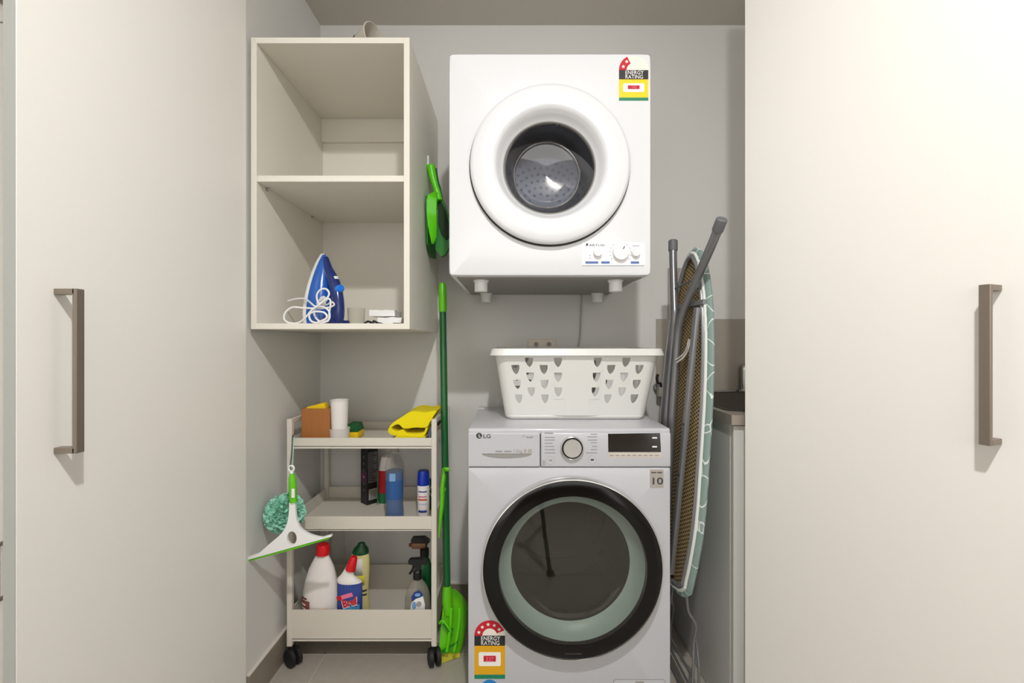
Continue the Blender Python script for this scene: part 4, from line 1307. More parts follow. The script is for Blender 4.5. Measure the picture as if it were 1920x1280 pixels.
# ---- things in the bottom bin
blx, bly = X(601, 1.648), 1.650
bl_prof = [(0.0001, 0.0006), (0.056, 0.0006), (0.062, 0.006), (0.0625, 0.06), (0.0605, 0.098), (0.0625, 0.112), (0.0615, 0.14), (0.055, 0.18), (0.044, 0.22), (0.030, 0.25), (0.021, 0.266), (0.0205, 0.272)]
sh_bl = lambda h: (0.006 * max(0, (h - 0.15) / 0.12), 0)
bl = bottle('bleach_bottle', 'large white bleach bottle with red cap in the bottom bin', bl_prof, blx, bly, T3F, 'hdpe_white', sx=1.0, sy=0.56, shear=sh_bl)
obj('cap', lathe(new(), [(0.0225, 0.268), (0.0228, 0.288), (0.021, 0.300), (0.018, 0.303), (0.0001, 0.303)], up(blx, bly, T3F) @ Matrix.Rotation(math.radians(4), 4, 'Y'), 28, shear=lambda h: (-0.012, 0)), 'red_cap', bl)


def curved_patch(x, y, z, rx, ry, a0, a1, z0, z1, n=12, d=0.0006):
    bm = new()
    for i in range(n):
        p, q = a0 + (a1 - a0) * i / n, a0 + (a1 - a0) * (i + 1) / n
        bm.faces.new([bm.verts.new((x + (rx + d) * math.cos(a), y + (ry + d) * math.sin(a), z + zz)) for a, zz in ((p, z0), (q, z0), (q, z1), (p, z1))])
    return bm


obj('side_label', curved_patch(blx, bly, T3F, 0.0625, 0.035, PI + 0.12, PI + 1.15, 0.030, 0.118), 'label_brown', bl, solid=0.0004)
for zz, w in ((0.122, 0.7), (0.100, 0.6), (0.086, 0.6)):
    obj('print_line', curved_patch(blx, bly, T3F, 0.0629, 0.0354, PI + 0.25, PI + 0.25 + w, zz, zz + 0.006), 'label_white' if zz < 0.11 else 'label_brown', bl, solid=0.0004)
obj('yellow_flash', curved_patch(blx, bly, T3F, 0.0625, 0.035, 1.5 * PI + 0.02, 1.5 * PI + 0.5, 0.070, 0.094), 'label_amber', bl, solid=0.0004)

brx, bry = X(656, 1.632), 1.632
br_prof = [(0.0001, 0.0006), (0.040, 0.0006), (0.0425, 0.005), (0.0425, 0.180), (0.040, 0.188), (0.033, 0.195), (0.0245, 0.202), (0.0205, 0.210), (0.0165, 0.225), (0.0155, 0.234)]
sh_br = lambda h: (-0.012 * min(1, max(0, (h - 0.18) / 0.02)) + 0.016 * max(0, (h - 0.195) / 0.045), 0)
br = bottle('toilet_cleaner', 'toilet cleaner bottle with dark blue label and tilted red cap', br_prof, brx, bry, T3F, 'hdpe_white', sx=1.0, sy=0.5, shear=sh_br)
obj('label', curved_patch(brx, bry, T3F, 0.0425, 0.0213, PI, 2 * PI, 0.006, 0.180, 24), 'label_navy', br, solid=0.0004)
obj('label_glow', curved_patch(brx, bry, T3F, 0.0429, 0.0217, 1.5 * PI - 0.4, 2 * PI - 0.5, 0.05, 0.108, 10), 'label_teal', br, solid=0.0004)
mt = Matrix.Translation((brx, bry - 0.0228, T3F + 0.136)) @ Matrix.Rotation(math.radians(-16), 4, 'Y')
obj('pink_banner', B(-0.034, 0.020, -0.0006, 0, 0.0, 0.014, mtx=mt), 'label_pink', br, smooth=False)
obj('red_flag', B(-0.036, -0.020, -0.0010, -0.0006, 0.0, 0.014, mtx=mt), 'red_label', br, smooth=False)
text('lettering', 'Bref', 0.037, Matrix.Translation((brx - 0.014, bry - 0.0236, T3F + 0.103)) @ Matrix.Rotation(math.radians(-14), 4, 'Y') @ FRY, 'red_label', br, bold=0.0014, width=0.052)
text('lettering_edge', 'Bref', 0.037, Matrix.Translation((brx - 0.0155, bry - 0.0230, T3F + 0.1015)) @ Matrix.Rotation(math.radians(-14), 4, 'Y') @ FRY, 'label_white', br, bold=0.0024, width=0.055)
obj('cap', lathe(new(), [(0.0175, 0.0), (0.0170, 0.012), (0.0120, 0.044), (0.009, 0.048), (0.0001, 0.048)], up(brx + 0.0015, bry, T3F + 0.222) @ Matrix.Rotation(math.radians(17), 4, 'Y'), 24), 'red_cap', br)

crx, cry = X(676, 1.725), 1.725
cr_prof = [(0.0001, 0.0006), (0.031, 0.0006), (0.034, 0.005), (0.034, 0.05), (0.030, 0.085), (0.029, 0.11), (0.032, 0.15), (0.0335, 0.20), (0.0325, 0.232), (0.028, 0.240)]
cr = bottle('cream_cleanser', 'pale yellow cleanser bottle with dark green cap in the bottom bin', cr_prof, crx, cry, T3F, 'cream_bottle', sx=1.0, sy=0.62)
obj('cap', lathe(new(), [(0.0292, 0.238), (0.030, 0.243), (0.026, 0.256), (0.015, 0.268), (0.012, 0.276), (0.0001, 0.279)], up(crx, cry, T3F), 32, sx=1, sy=0.75, shear=lambda h: (0.004 * (h - 0.238) / 0.04, 0)), 'green_cap', cr)
obj('label', curved_patch(crx, cry, T3F, 0.0330, 0.0206, PI + 0.5, PI + 2.0, 0.165, 0.226, d=0.0012), 'label_white', cr, solid=0.0004)
obj('label_flash', curved_patch(crx, cry, T3F, 0.0330, 0.0206, PI + 0.7, PI + 2.2, 0.130, 0.165, d=0.0012), 'label_lemon', cr, solid=0.0004)
for zz in (0.090, 0.105):
    obj('print_line', curved_patch(crx, cry, T3F, 0.0300, 0.0190, PI + 1.7, PI + 2.6, zz, zz + 0.006, d=0.0008), 'ink_dark', cr, solid=0.0004)

cvx, cvy = X(634, 1.85), 1.85
cv = bottle('clear_jar', 'faint clear plastic bottle behind the bleach in the bottom bin', [(0.0001, 0.0006), (0.026, 0.0006), (0.029, 0.005), (0.029, 0.20), (0.025, 0.215), (0.026, 0.222), (0.025, 0.25), (0.0235, 0.27)], cvx, cvy, T3F, 'pet_clear')
obj('cap', lathe(new(), [(0.0265, 0.27), (0.0265, 0.295), (0.0001, 0.296)], up(cvx, cvy, T3F), 28), 'pet_clear', cv)


def trigger(parent, x, y, z, k=1.0, body='black_plastic', nose=None):
    """spray head pointing left"""
    bm = new()
    prof2 = [(-0.020, 0.018), (-0.030, 0.020), (-0.032, 0.030), (-0.026, 0.036), (0.010, 0.038), (0.022, 0.034), (0.036, 0.022), (0.033, 0.016), (0.014, 0.020), (0.010, 0.0), (0.010, -0.012), (-0.010, -0.012), (-0.008, 0.010)]
    plate(bm, [(p[0] * k, p[1] * k) for p in prof2], t=0.019 * k, mtx=Matrix.Translation((x, y + 0.0095 * k, z)) @ FRY)
    hd = obj('spray_head', bm, body, parent)
    bm = new()
    tube(bm, catmull([(x - 0.012 * k, y, z + 0.018 * k), (x - 0.016 * k, y, z + 0.002 * k), (x - 0.022 * k, y, z - 0.010 * k), (x - 0.029 * k, y, z - 0.018 * k)], 4), [0.0042 * k] * 12 + [0.0025 * k], 8, flat=1.5)
    obj('trigger', bm, 'black_plastic', hd)
    if nose:
        obj('nozzle', lathe(new(), [(0.0001, 0.012), (0.006, 0.012), (0.007, 0.0), (0.0001, 0)], Matrix.Translation((x - 0.030 * k, y, z + 0.027 * k)) @ Matrix.Rotation(-PI / 2, 4, 'Y'), 14), nose, hd)
    return hd


s1x, s1y = X(783, 1.655), 1.655
sp_prof = [(0.0001, 0.0006), (0.036, 0.0006), (0.0395, 0.006), (0.0395, 0.075), (0.038, 0.115), (0.032, 0.146), (0.022, 0.166), (0.014, 0.176), (0.0135, 0.192)]
s1 = bottle('spray_bottle', 'clear spray bottle with white and blue label and black trigger', sp_prof, s1x, s1y, T3F, 'pet_grey', sx=1.16, sy=0.72)
obj('collar', lathe(new(), [(0.0150, 0.180), (0.0155, 0.184), (0.0150, 0.206), (0.012, 0.210), (0.0001, 0.210)], up(s1x, s1y, T3F), 20), 'black_plastic', s1)
trigger(s1, s1x, s1y, T3F + 0.214)
lbl = [(-0.024, 0.010), (0.028, 0.010), (0.030, 0.075), (0.024, 0.105), (0.0, 0.098), (-0.014, 0.086), (-0.022, 0.055)]


def wrap_plate(pts, x, y, z, rx, ry, t, mat, name, parent):
    """flat outline bent round the front of an oval bottle"""
    bm = new()
    plate(bm, pts, t=t)
    bmesh.ops.subdivide_edges(bm, edges=bm.edges, cuts=2, use_grid_fill=True)
    for v in bm.verts:
        xx, zz, dd = v.co.x, v.co.y, v.co.z
        a = max(-1, min(1, xx / rx))
        v.co = (x + xx, y - ry * math.sqrt(max(0.02, 1 - a * a)) - dd, z + zz)
    return obj(name, bm, mat, parent)


wrap_plate(lbl, s1x, s1y, T3F + 0.026, 0.0462, 0.0295, 0.0006, 'label_white', 'label', s1)
wrap_plate([(-0.015, 0.088), (0.0, 0.099), (0.023, 0.106), (0.020, 0.118), (0.008, 0.126), (-0.006, 0.121), (-0.015, 0.105)], s1x, s1y, T3F + 0.026, 0.0462, 0.0292, 0.0007, 'label_navy', 'label_crest', s1)
wrap_plate(ell(0.006, 0.112, 0.010, 0.006, 14), s1x, s1y, T3F + 0.026, 0.0462, 0.0302, 0.0006, 'label_sky', 'label_drop', s1)
wrap_plate(ell(-0.006, 0.076, 0.008, 0.013, 12), s1x, s1y, T3F + 0.026, 0.0462, 0.0303, 0.0006, 'label_sky', 'label_picture', s1)
wrap_plate(ell(0.010, 0.080, 0.009, 0.010, 12), s1x, s1y, T3F + 0.026, 0.0462, 0.0303, 0.0006, 'badge_grey', 'label_picture', s1)
for k in range(5):
    wrap_plate([(-0.018 + k * 0.0085, 0.044), (-0.0125 + k * 0.0085, 0.044), (-0.0125 + k * 0.0085, 0.055), (-0.018 + k * 0.0085, 0.055)], s1x, s1y, T3F + 0.026, 0.0462, 0.0303, 0.0006, 'ink_dark', 'print_mark', s1)

s2x, s2y = X(796, 1.775), 1.775
s2 = bottle('trigger_bottle', 'second spray bottle with amber nozzle head standing behind', [(0.0001, 0.0006), (0.027, 0.0006), (0.030, 0.006), (0.030, 0.14), (0.028, 0.165), (0.020, 0.19), (0.014, 0.20), (0.0135, 0.212)], s2x, s2y, T3F, 'green_cap', sy=0.7)
obj('collar', lathe(new(), [(0.0165, 0.205), (0.0170, 0.225), (0.0165, 0.232), (0.0001, 0.232)], up(s2x, s2y, T3F), 20), 'black_plastic', s2)
h2x = s2x - 0.020
obj('head_window', B(h2x - 0.030, h2x + 0.026, s2y - 0.011, s2y + 0.011, T3F + 0.232, T3F + 0.258, bevel=0.008, seg=3), 'pet_amber', s2)
obj('nozzle', lathe(new(), [(0.0001, 0.010), (0.0065, 0.010), (0.0075, 0.0), (0.0001, 0)], Matrix.Translation((h2x - 0.028, s2y, T3F + 0.246)) @ Matrix.Rotation(-PI / 2, 4, 'Y'), 14), 'label_brown', s2)
bm = new()
plate(bm, [(-0.028, 0.256), (-0.030, 0.268), (-0.024, 0.276), (0.020, 0.278), (0.038, 0.266), (0.040, 0.258), (0.034, 0.256), (0.028, 0.235), (0.024, 0.232), (0.026, 0.256)], t=0.021, mtx=Matrix.Translation((h2x, s2y + 0.0105, T3F)) @ FRY)
obj('spray_head', bm, 'black_plastic', s2)

# ------------------------------------------------------------------ squeegee and bath puff hanging at the trolley
QD = 1.425
sq = thing('squeegee', 'white window squeegee with green rubber blade hanging on the trolley', 'squeegee', at(546, 878, QD))


def qp(px_, py_):
    return (X(px_, QD), Z(py_, QD))


FQ = Matrix.Translation((0, QD, 0)) @ FRY
outl = catmull([(X(p[0], QD), Z(p[1], QD), 0) for p in ((545, 940), (544.5, 958), (542, 975), (537, 988), (528, 1000), (514, 1012), (498, 1026), (489, 1034))], 4)
outl += [Vector((*qp(467, 1042), 0)), Vector((*qp(466, 1047), 0)), Vector((*qp(624, 1003), 0)), Vector((*qp(623.5, 1000), 0))]
outl += catmull([(X(p[0], QD), Z(p[1], QD), 0) for p in ((606, 1005), (594, 1003), (580, 998), (567, 989), (560, 976), (557, 962), (555.5, 940))], 4)
body = obj('body', plate(new(), [(p.x, p.y) for p in outl], [ell(*qp(550, 1006), 0.0145, 0.0205, 24)], t=0.010, mtx=FQ), 'white_plastic', sq, angle=30)
obj('rubber_blade', plate(new(), [qp(466, 1046), qp(624, 1002), qp(618, 1008.5), qp(560, 1026), (X(467, QD), Z(1050.5, QD))], t=0.004, mtx=Matrix.Translation((0, QD - 0.002, 0)) @ FRY), 'lime', sq, smooth=False)
obj('grip', tube(new(), [at(547.5, 887, QD - 0.005), at(548, 896, QD - 0.005), at(549, 920, QD - 0.005), at(550.3, 941, QD - 0.005)], [0.006, 0.0105, 0.011, 0.0108], 16), 'lime', sq)
obj('grip_inlay', B(X(546.5, QD - 0.016), X(552.5, QD - 0.016), QD - 0.0175, QD - 0.014, Z(933, QD - 0.016), Z(916, QD - 0.016), bevel=0.001, seg=1), 'white_plastic', sq, smooth=False)
obj('hanging_ring', tube(new(), [at(546.5 + 5 * math.cos(a), 878 + 5.5 * math.sin(a), QD - 0.004) for a in [2 * PI * i / 20 for i in range(20)]], 0.0024, 8, True), 'white_plastic', sq)
obj('neck', tube(new(), [at(546.7, 884, QD - 0.004), at(547.5, 890, QD - 0.005), at(548, 898, QD - 0.006)], [0.0045, 0.0055, 0.005], 10), 'white_plastic', sq)
hk = tag(obj('wire_hook', tube(new(), catmull([at(546.5, 880, QD - 0.001), at(544, 876, QD + 0.002), at(545, 866, QD + 0.02), at(547.5, 840, 1.55), at(548.5, 819, 1.592), at(549.5, 816, 1.602), at(550.5, 818, 1.612), at(550.5, 826, 1.616)], 6), 0.0022, 8), 'cap_grey'), 'thin wire hook over the trolley top tray holding the squeegee', 'hook')

# bath puff: ruffled net lobes
pc = Vector((X(534, 1.515), 1.515, Z(962, 1.515)))
bm = new()
rnd = random.Random(3)
for k in range(190):
    z_ = 1 - 2 * (k + 0.5) / 190
    a = k * 2.399963
    n_ = Vector((math.sqrt(1 - z_ * z_) * math.cos(a), math.sqrt(1 - z_ * z_) * math.sin(a), z_))
    t1 = n_.orthogonal().normalized()
    t1 = Matrix.Rotation(rnd.uniform(0, 2 * PI), 3, n_) @ t1
    t2 = n_.cross(t1)
    w_ = rnd.uniform(0.018, 0.028)
    prev = None
    ph = rnd.uniform(0, 6)
    for i in range(11):
        s_ = -1 + 2 * i / 10
        off = t1 * (s_ * w_) + t2 * (0.007 * math.sin(s_ * 5 + ph))
        base_ = pc + n_ * 0.042 + off * 0.6
        topp = pc + n_ * (0.060 + 0.005 * math.sin(s_ * 7 + ph)) * (1 - 0.10 * s_ * s_) + off + t2 * (0.006 * math.cos(s_ * 6 + ph))
        cur = (bm.verts.new(base_), bm.verts.new(topp))
        if prev:
            bm.faces.new((prev[0], cur[0], cur[1], prev[1]))
        prev = cur
bmesh.ops.create_icosphere(bm, subdivisions=3, radius=0.047, matrix=Matrix.Translation(pc))
bp_ = thing('bath_puff', 'mint green mesh bath puff hanging behind the squeegee', 'bath puff', pc)
obj('ruffles', bm, 'mint', bp_, angle=80)
obj('loop_cord', tube(new(), catmull([pc + Vector((0, 0, 0.045)), at(545, 905, 1.54), at(549, 860, 1.575), at(551, 826, 1.596), at(551.5, 818, 1.602), at(552, 820, 1.61), at(552, 826, 1.614)], 5), 0.0012, 6), 'mint', bp_)

# ------------------------------------------------------------------ broom
bt0, bt1 = at(829.5, 532, 1.735), at(838.5, 1126, 1.640)
bw = thing('broom', 'green broom leaning in the corner beside the washing machine', 'broom', (X(850, 1.62), 1.62, 0))


def along(t):
    return bt0 + (bt1 - bt0) * t


obj('pole', tube(new(), [along(0.08), along(1.0)], 0.0125, 18), 'pole_green', bw)
obj('grip', tube(new(), [along(-0.004), along(0.0), along(0.012), along(0.088), along(0.094)], [0.006, 0.0125, 0.0150, 0.0148, 0.0132], 18), 'lime', bw)
# dustpan-style clip with a comb blade on the pole
cc1, cc2 = along(0.600), along(0.645)
cl = obj('clip', tube(new(), catmull([cc1 + Vector((0.016, -0.012, 0.004)), cc1 + Vector((-0.004, -0.018, 0.004)), at(832, 893, 1.61), at(830, 912, 1.605), at(829, 940, 1.60), at(826, 975, 1.60), at(823.5, 1008, 1.60)], 5), [0.008] * 10 + [0.0105] * 12 + [0.0105, 0.010, 0.009, 0.008, 0.007, 0.006, 0.005, 0.004, 0.003], 10, flat=0.7), 'lime', bw)
obj('clip_tooth', tube(new(), [at(830, 918, 1.615), cc2 + Vector((-0.003, -0.016, -0.012))], [0.010, 0.007], 10), 'lime', cl)
# head: moulded wedge widening from the socket to the bristles
hv = []
sect = [  # (py, left px, right px, depth, thickness)
    (1112, 832, 850, 1.645, 0.030), (1124, 831, 862, 1.64, 0.034), (1140, 830, 873, 1.635, 0.036), (1160, 828, 873, 1.63, 0.036),
    (1180, 826, 872, 1.625, 0.034), (1205, 824, 868, 1.615, 0.032), (1222, 823, 864, 1.612, 0.030)]
bm = new()
rows = []
for py_, l_, r_, d_, th_ in sect:
    pl, pr = at(l_, py_, d_), at(r_, py_, d_ + 0.03)
    mid = (pl + pr) / 2
    row = []
    for i in range(9):
        t = i / 8
        p = pl.lerp(pr, t)
        bulge = math.sin(t * PI) * 0.010 - 0.007 * math.exp(-((t - 0.55) / 0.10) ** 2) * (1 if py_ > 1130 else 0)
        row.append(p + Vector((0, -bulge, 0)))
    for i in range(8, -1, -1):
        t = i / 8
        p = pl.lerp(pr, t)
        row.append(p + Vector((0.003, th_, 0)))
    rows.append([bm.verts.new(p) for p in row])
for a, b in zip(rows, rows[1:]):
    for i in range(len(a)):
        j = (i + 1) % len(a)
        bm.faces.new((a[i], a[j], b[j], b[i]))
bm.faces.new(rows[0])
bm.faces.new(list(reversed(rows[-1])))
hd = obj('head', bm, 'lime', bw, angle=50)
obj('socket', tube(new(), [along(0.955), along(0.975), along(1.0), at(841, 1150, 1.64)], [0.014, 0.017, 0.019, 0.016], 18), 'lime', hd)
obj('latch', tube(new(), catmull([at(824, 1168, 1.612), at(830, 1163, 1.606), at(838, 1172, 1.604), at(846, 1184, 1.606)], 4), [0.004] * 12 + [0.003], 8), 'lime_bright', hd)
obj('latch_slot', plate(new(), [(X(829, 1.60), Z(1172, 1.60)), (X(834, 1.60), Z(1171, 1.60)), (X(842, 1.60), Z(1182, 1.60)), (X(850, 1.60), Z(1180, 1.60)), (X(849, 1.60), Z(1186, 1.60)), (X(841, 1.60), Z(1188, 1.60))], t=0.003, mtx=Matrix.Translation((0, 1.609, 0)) @ FRY), 'deep_green', hd, smooth=False)
for px0, px1 in ((846, 838), (862, 852)):
    obj('rib', tube(new(), catmull([at(px0, 1138, 1.628), at(px0 - 1, 1165, 1.617), at((px0 + px1) / 2, 1195, 1.607), at(px1, 1220, 1.602)], 5), 0.0055, 8), 'lime_bright', hd)
obj('lower_slot', plate(new(), [(X(p[0], 1.60), Z(p[1], 1.60)) for p in ((826, 1222), (838, 1213), (852, 1206), (858, 1200), (857, 1207), (846, 1214), (832, 1224))], t=0.003, mtx=Matrix.Translation((0, 1.603, 0)) @ FRY), 'deep_green', hd, smooth=False)
bm = new()
rows = []
for py_, l_, r_, d_ in ((1218, 824, 864, 1.617), (1232, 824, 862, 1.612), (1246.5, 822, 852, 1.606)):
    zz = max(0.002, Z(py_, d_))
    pl, pr = at(l_, py_, d_), at(r_, py_ - (10 if py_ > 1240 else 0), d_ + 0.03)
    pl.z = max(0.002, pl.z)
    pr.z = max(0.002, pr.z)
    rows.append([bm.verts.new(p) for p in (pl, pl.lerp(pr, 0.5), pr, pr + Vector((0, 0.028, 0)), pl.lerp(pr, 0.5) + Vector((0, 0.028, 0)), pl + Vector((0, 0.028, 0)))])
for a, b in zip(rows, rows[1:]):
    for i in range(6):
        bm.faces.new((a[i], a[(i + 1) % 6], b[(i + 1) % 6], b[i]))
bm.faces.new(rows[0])
bm.faces.new(list(reversed(rows[-1])))
bs = obj('bristles', bm, 'bristle_yellow', bw)
bs['kind'] = 'stuff'

# ------------------------------------------------------------------ hanging dustpan and brush on the cabinet side
dp = thing('dustpan', 'lime green dustpan hanging on the cabinet side by the dryer', 'dustpan', (CX1 + 0.02, 1.70, 1.5))
DD = 1.70
bm = new()
# handle
obj('handle', tube(new(), catmull([at(807, 309, DD), at(810, 325, DD), at(815, 345, DD), at(821, 364, DD), at(823, 376, DD)], 5), [0.012, 0.0155, 0.016, 0.015, 0.0145, 0.014, 0.014, 0.0135, 0.013, 0.0125, 0.012, 0.012, 0.012, 0.012, 0.012, 0.012, 0.012, 0.012, 0.012, 0.013, 0.014], 14), 'lime_bright', dp)
# pan: a shallow scoop, its floor against the cabinet side, its near side wall facing the viewer
near_y, far_y = 1.640, 1.835
pan = [(362, 815, 822), (368, 803, 821), (378, 800.5, 820), (400, 800.5, 819.5), (425, 803, 819.5), (445, 807, 818.5), (453, 809, 816), (458, 810, 813)]
rows = []
bm = new()
for py_, l_, r_ in pan:
    z_ = Z(py_, 1.66)
    xl, xr = X(l_, 1.66), X(r_, 1.66)
    rows.append([bm.verts.new(p) for p in ((xl, near_y + 0.006, z_), (xl + 0.003, near_y, z_), (xr - 0.002, near_y + 0.010, z_), (xr, near_y + 0.016, z_), (xr - 0.004, near_y + 0.020, z_), (xl + 0.008, near_y + 0.012, z_))])
for a, b in zip(rows, rows[1:]):
    for i in range(6):
        bm.faces.new((a[i], a[(i + 1) % 6], b[(i + 1) % 6], b[i]))
bm.faces.new(rows[0])
bm.faces.new(list(reversed(rows[-1])))
obj('side_wall', bm, 'lime_bright', dp, angle=50)
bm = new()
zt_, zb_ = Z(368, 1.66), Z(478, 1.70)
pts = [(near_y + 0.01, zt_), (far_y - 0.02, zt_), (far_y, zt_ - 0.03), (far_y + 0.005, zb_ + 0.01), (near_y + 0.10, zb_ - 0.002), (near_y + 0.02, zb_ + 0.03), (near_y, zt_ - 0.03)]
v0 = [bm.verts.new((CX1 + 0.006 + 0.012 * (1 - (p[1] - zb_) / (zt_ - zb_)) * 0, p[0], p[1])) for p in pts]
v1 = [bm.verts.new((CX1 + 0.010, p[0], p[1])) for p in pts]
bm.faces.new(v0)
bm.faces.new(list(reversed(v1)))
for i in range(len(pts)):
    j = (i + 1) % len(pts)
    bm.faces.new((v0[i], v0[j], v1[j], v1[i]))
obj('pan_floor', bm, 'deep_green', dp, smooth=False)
obj('back_wall', B(CX1 + 0.010, X(818, 1.66), near_y + 0.012, far_y - 0.01, zt_ - 0.004, zt_, bevel=0.001, seg=1), 'lime_bright', dp, smooth=False)
bh = thing('hand_brush', 'dark green hand brush clipped into the hanging dustpan', 'brush', (CX1 + 0.05, 1.74, 1.5))
BD = 1.735
obj('brush_body', plate(new(), [(X(p[0], BD), Z(p[1], BD)) for p in ((822, 366), (828, 366), (834, 382), (841, 400), (848, 430), (846, 458), (836, 478), (828, 482), (818, 470), (816, 455), (820, 420), (822, 390))], t=0.03, mtx=Matrix.Translation((0, BD + 0.015, 0)) @ FRY), 'deep_green', bh, angle=30)
obj('brush_handle', tube(new(), catmull([at(816, 316, BD), at(818, 330, BD), at(822, 350, BD), at(826, 370, BD), at(828, 380, BD)], 4), [0.006] * 8 + [0.008] * 9, 10), 'green_cap', bh)
bm = new()
plate(bm, [(X(p[0], BD), Z(p[1], BD)) for p in ((824, 384), (831, 385), (838, 402), (844, 430), (843, 448), (838, 452), (830, 440), (824, 420))], t=0.012, mtx=Matrix.Translation((0, BD - 0.0145, 0)) @ FRY)
bb = obj('bristles', bm, 'bristle_dark', bh, angle=30)
bb['kind'] = 'stuff'
wh = tag(obj('wall_hook', B(CX1 + 0.0005, CX1 + 0.006, 1.70, 1.725, Z(312, 1.71), Z(293, 1.71), bevel=0.0015, seg=1), 'white_plastic'), 'small white adhesive hook on the cabinet side above the dustpan', 'hook')

# ------------------------------------------------------------------ iron, cord and oddments in the cabinet
IY = 1.60
ix_ = X(588, IY)
irot = Matrix.Rotation(math.radians(-38), 3, 'Z')
ir = thing('steam_iron', 'blue steam iron standing on its heel in the open cabinet', 'iron', (X(602, IY), IY, FL2), rot=irot)
IH = Z(476, IY) - FL2


def sole_half(z):
    t = z / IH
    return 0.066 * (1 - max(0, (t - 0.12)) ** 1.7 / (0.88 ** 1.7)) ** 0.85 if t > 0.12 else 0.066 - 0.004 * (0.12 - t) / 0.12


def iron_loft(layers, zlist):
    """layers: list of (xoffset fn, width factor); rings in z"""
    bm = new()
    rows = []
    for z in zlist:
        w = max(0.0012, sole_half(z))
        row = []
        for fx_, wf in layers:
            row.append(Vector((fx_(z), -w * wf, z)))
        for fx_, wf in reversed(layers):
            row.append(Vector((fx_(z), w * wf, z)))
        rows.append(row)
    loft(bm, rows)
    bm.verts.ensure_lookup_table()
    bm.faces.new([bm.verts[i] for i in range(len(rows[0]))])
    n_ = len(bm.verts)
    bm.faces.new([bm.verts[i] for i in range(n_ - len(rows[0]), n_)])
    return bm


zl = [0.002 + (IH - 0.002) * t for t in (0, 0.06, 0.14, 0.24, 0.34, 0.44, 0.54, 0.64, 0.73, 0.81, 0.88, 0.94, 0.98, 1.0)]
obj('soleplate', iron_loft([(lambda z: -0.004, 0.97), (lambda z: 0.0, 1.0)], zl), 'satin_silver', ir, local=True)
obj('skirt', iron_loft([(lambda z: 0.0, 1.0), (lambda z: 0.008, 1.02), (lambda z: 0.016, 0.96)], zl), 'white_plastic', ir, local=True)


def top(z):
    t = z / IH
    return 0.016 + 0.050 * (1 - t) ** 0.55 + 0.004


zl2 = zl[:-1]
obj('water_tank', iron_loft([(lambda z: 0.016, 0.95), (lambda z: 0.016 + (top(z) - 0.016) * 0.45, 0.86), (lambda z: 0.016 + (top(z) - 0.016) * 0.8, 0.62), (lambda z: top(z), 0.34)], zl2), 'iron_blue', ir, local=True)
hp = catmull([(0.028, 0, IH * 0.93), (0.046, 0, IH * 0.78), (0.070, 0, IH * 0.64), (0.092, 0, IH * 0.48), (0.104, 0, IH * 0.30), (0.104, 0, IH * 0.12), (0.096, 0, 0.014)], 5)
obj('handle', tube(new(), hp, [0.010 + 0.010 * min(1, i / 12) for i in range(len(hp))], 14, flat=0.95), 'iron_navy', ir, local=True)
obj('heel', B(0.004, 0.108, -0.044, 0.044, 0.001, 0.016, bevel=0.006, seg=3), 'iron_navy', ir, local=True)
obj('steam_knob', lathe(new(), [(0.0001, 0.020), (0.010, 0.020), (0.013, 0.016), (0.014, 0.0), (0.010, -0.006)], Matrix.Translation((0.104, 0, IH * 0.47)) @ Matrix.Rotation(math.radians(72), 4, 'Y'), 20), 'iron_bright', ir, local=True)
obj('spray_button', B(0.080, 0.096, -0.007, 0.007, IH * 0.60, IH * 0.66, bevel=0.003), 'white_plastic', ir, local=True)
obj('temperature_dial', lathe(new(), [(0.020, 0.0), (0.020, 0.010), (0.017, 0.013), (0.0001, 0.013)], Matrix.Translation((0.062, -0.028, IH * 0.30)) @ Matrix.Rotation(math.radians(60), 4, 'X'), 28), 'white_plastic', ir, local=True)

# cord: loose loops in front of the iron, all a real step nearer than the body
def cp3(px_, py_, d):
    p = at(px_, py_, d)
    p.z = max(p.z, FL2 + 0.0035)
    return p


D0 = 1.475
cord = [cp3(540, 564, 1.56), cp3(556, 560, 1.55), cp3(572, 560, 1.53), cp3(583, 568, D0 + 0.02), cp3(592, 574, D0), cp3(606, 566, D0), cp3(617, 552, D0), cp3(612, 542, D0 + 0.004), cp3(601, 543, D0 + 0.006), cp3(594, 554, D0 + 0.008),
        cp3(598, 569, D0 + 0.010), cp3(612, 571, D0 + 0.010), cp3(622, 566, D0 + 0.014), cp3(626, 572, D0 + 0.016), cp3(612, 577, D0 + 0.012), cp3(590, 578, D0 - 0.002), cp3(568, 577, D0 - 0.004), cp3(548, 576, D0 - 0.006), cp3(535, 586, D0 - 0.008),
        cp3(533, 598, D0 - 0.008), cp3(542, 605, D0 - 0.006), cp3(558, 606, D0 - 0.004), cp3(571, 597, D0 - 0.012), cp3(584, 582, D0 - 0.014), cp3(600, 570, D0 - 0.012), cp3(614, 560, D0 - 0.010), cp3(620, 566, D0 - 0.008), cp3(616, 590, D0 - 0.006),
        cp3(608, 603, D0 - 0.004), cp3(596, 600, D0 - 0.002), cp3(589, 588, D0), cp3(592, 578, D0), cp3(606, 575, D0 - 0.018), cp3(617, 584, D0 - 0.018), cp3(616, 600, D0 - 0.018), cp3(600, 606, D0 - 0.016), cp3(584, 602, D0 - 0.014), cp3(580, 590, D0 - 0.014), cp3(590, 584, D0 - 0.02), cp3(608, 586, D0 - 0.02), cp3(612, 596, D0 - 0.02), cp3(594, 606, D0 - 0.02)]
tag(obj('iron_cord', tube(new(), catmull(cord, 6), 0.0030, 8), 'cord_white'), 'white power cord looped in front of the blue iron', 'cord')
mc = thing('measuring_cup', 'clear plastic measuring cup right of the blue iron', 'cup', (X(668, 1.58), 1.58, FL2))
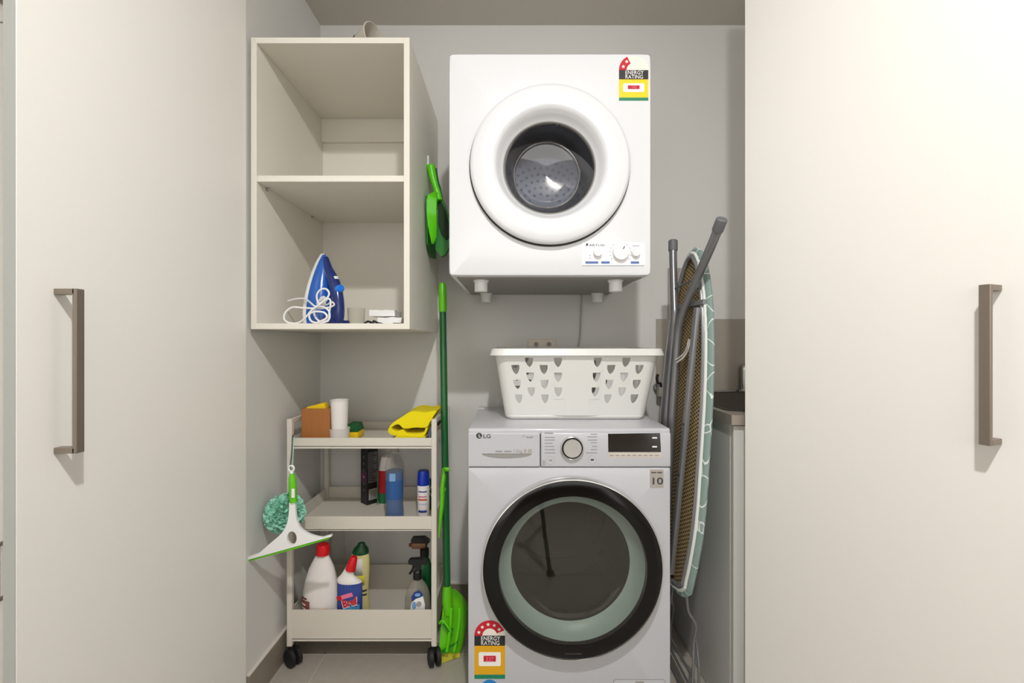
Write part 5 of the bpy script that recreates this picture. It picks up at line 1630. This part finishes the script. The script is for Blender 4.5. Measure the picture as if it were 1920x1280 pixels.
obj('wall', lathe(new(), [(0.0001, 0.0006), (0.024, 0.0006), (0.027, 0.004), (0.029, 0.056), (0.030, 0.058), (0.0285, 0.058), (0.0255, 0.004), (0.0001, 0.002)], up(X(668, 1.58), 1.58, FL2), 28), 'pet_clear', mc)
pk = thing('white_packet', 'upper white plastic packet stacked in the cabinet corner', 'packet', (X(726, 1.66), 1.66, FL2))
pk2 = thing('white_packet', 'lower white plastic packet under the other one in the cabinet corner', 'packet', (X(730, 1.62), 1.62, FL2))


def crumple(x0, x1, y0, y1, z0, z1, s, amp=0.004):
    bm = new()
    box(bm, x0, x1, y0, y1, z0, z1)
    bmesh.ops.subdivide_edges(bm, edges=bm.edges, cuts=5, use_grid_fill=True)
    for v in bm.verts:
        if v.co.z > z0 + 0.001:
            v.co += noise.noise_vector(v.co * 45 + Vector((s, s, s))) * amp
    return bm


obj('wrap', crumple(X(712, 1.60), X(756, 1.60), 1.575, 1.70, FL2 + 0.0005, FL2 + 0.026, 3), 'white_plastic', pk2, angle=25)
obj('wrap', crumple(X(697, 1.63), X(744, 1.63), 1.60, 1.70, FL2 + 0.032, FL2 + 0.052, 8), 'white_plastic', pk, angle=25)
dcb = tag(obj('black_cable', tube(new(), catmull([(X(683, 1.53), 1.53, FL2 + 0.0035), (X(690, 1.53), 1.53, FL2 + 0.011), (X(697, 1.53), 1.54, FL2 + 0.006), (X(701, 1.53), 1.53, FL2 + 0.012), (X(708, 1.53), 1.535, FL2 + 0.006), (X(715, 1.53), 1.54, FL2 + 0.0035), (X(705, 1.53), 1.55, FL2 + 0.0035), (X(690, 1.53), 1.55, FL2 + 0.0035)], 6), 0.0034, 8), 'black_plastic'), 'short black cable lying on the cabinet floor beside the packets', 'cable')
bar_ = tag(obj('black_strip', B(X(738, 1.50), X(755, 1.50), 1.49, 1.51, FL2 + 0.0005, FL2 + 0.005, bevel=0.001, seg=1), 'black_plastic'), 'small flat black strip at the right cabinet panel', 'strip')

# ------------------------------------------------------------------ camera tripod, seen mirrored in the washer door
tp = thing('tripod', 'black tripod seen mirrored in the washing machine door', 'tripod', (0, -0.05, 0))
apex = Vector((0.02, -0.05, 0.86))
for f_ in (Vector((0.152, 0.47, 0.0)), Vector((-0.47, -0.12, 0.0)), Vector((0.13, -0.55, 0.0))):
    d_ = (apex - f_)
    lg = obj('leg', tube(new(), [f_ + d_ * 0.02, f_ + d_ * 0.42, f_ + d_ * 0.43, f_ + d_ * 0.97], [0.013, 0.014, 0.020, 0.020], 12), 'tripod_black', tp)
    obj('foot', tube(new(), [f_ + Vector((0, 0, 0.001)), f_ + d_ * 0.03], [0.024, 0.019], 12), 'black_rubber', lg)
obj('column', lathe(new(), [(0.0001, 0.60), (0.016, 0.60), (0.016, 0.84), (0.045, 0.85), (0.045, 0.885), (0.018, 0.90), (0.018, 0.95), (0.034, 0.955), (0.034, 0.968), (0.0001, 0.968)], up(apex.x, apex.y, 0), 20), 'tripod_black', tp)
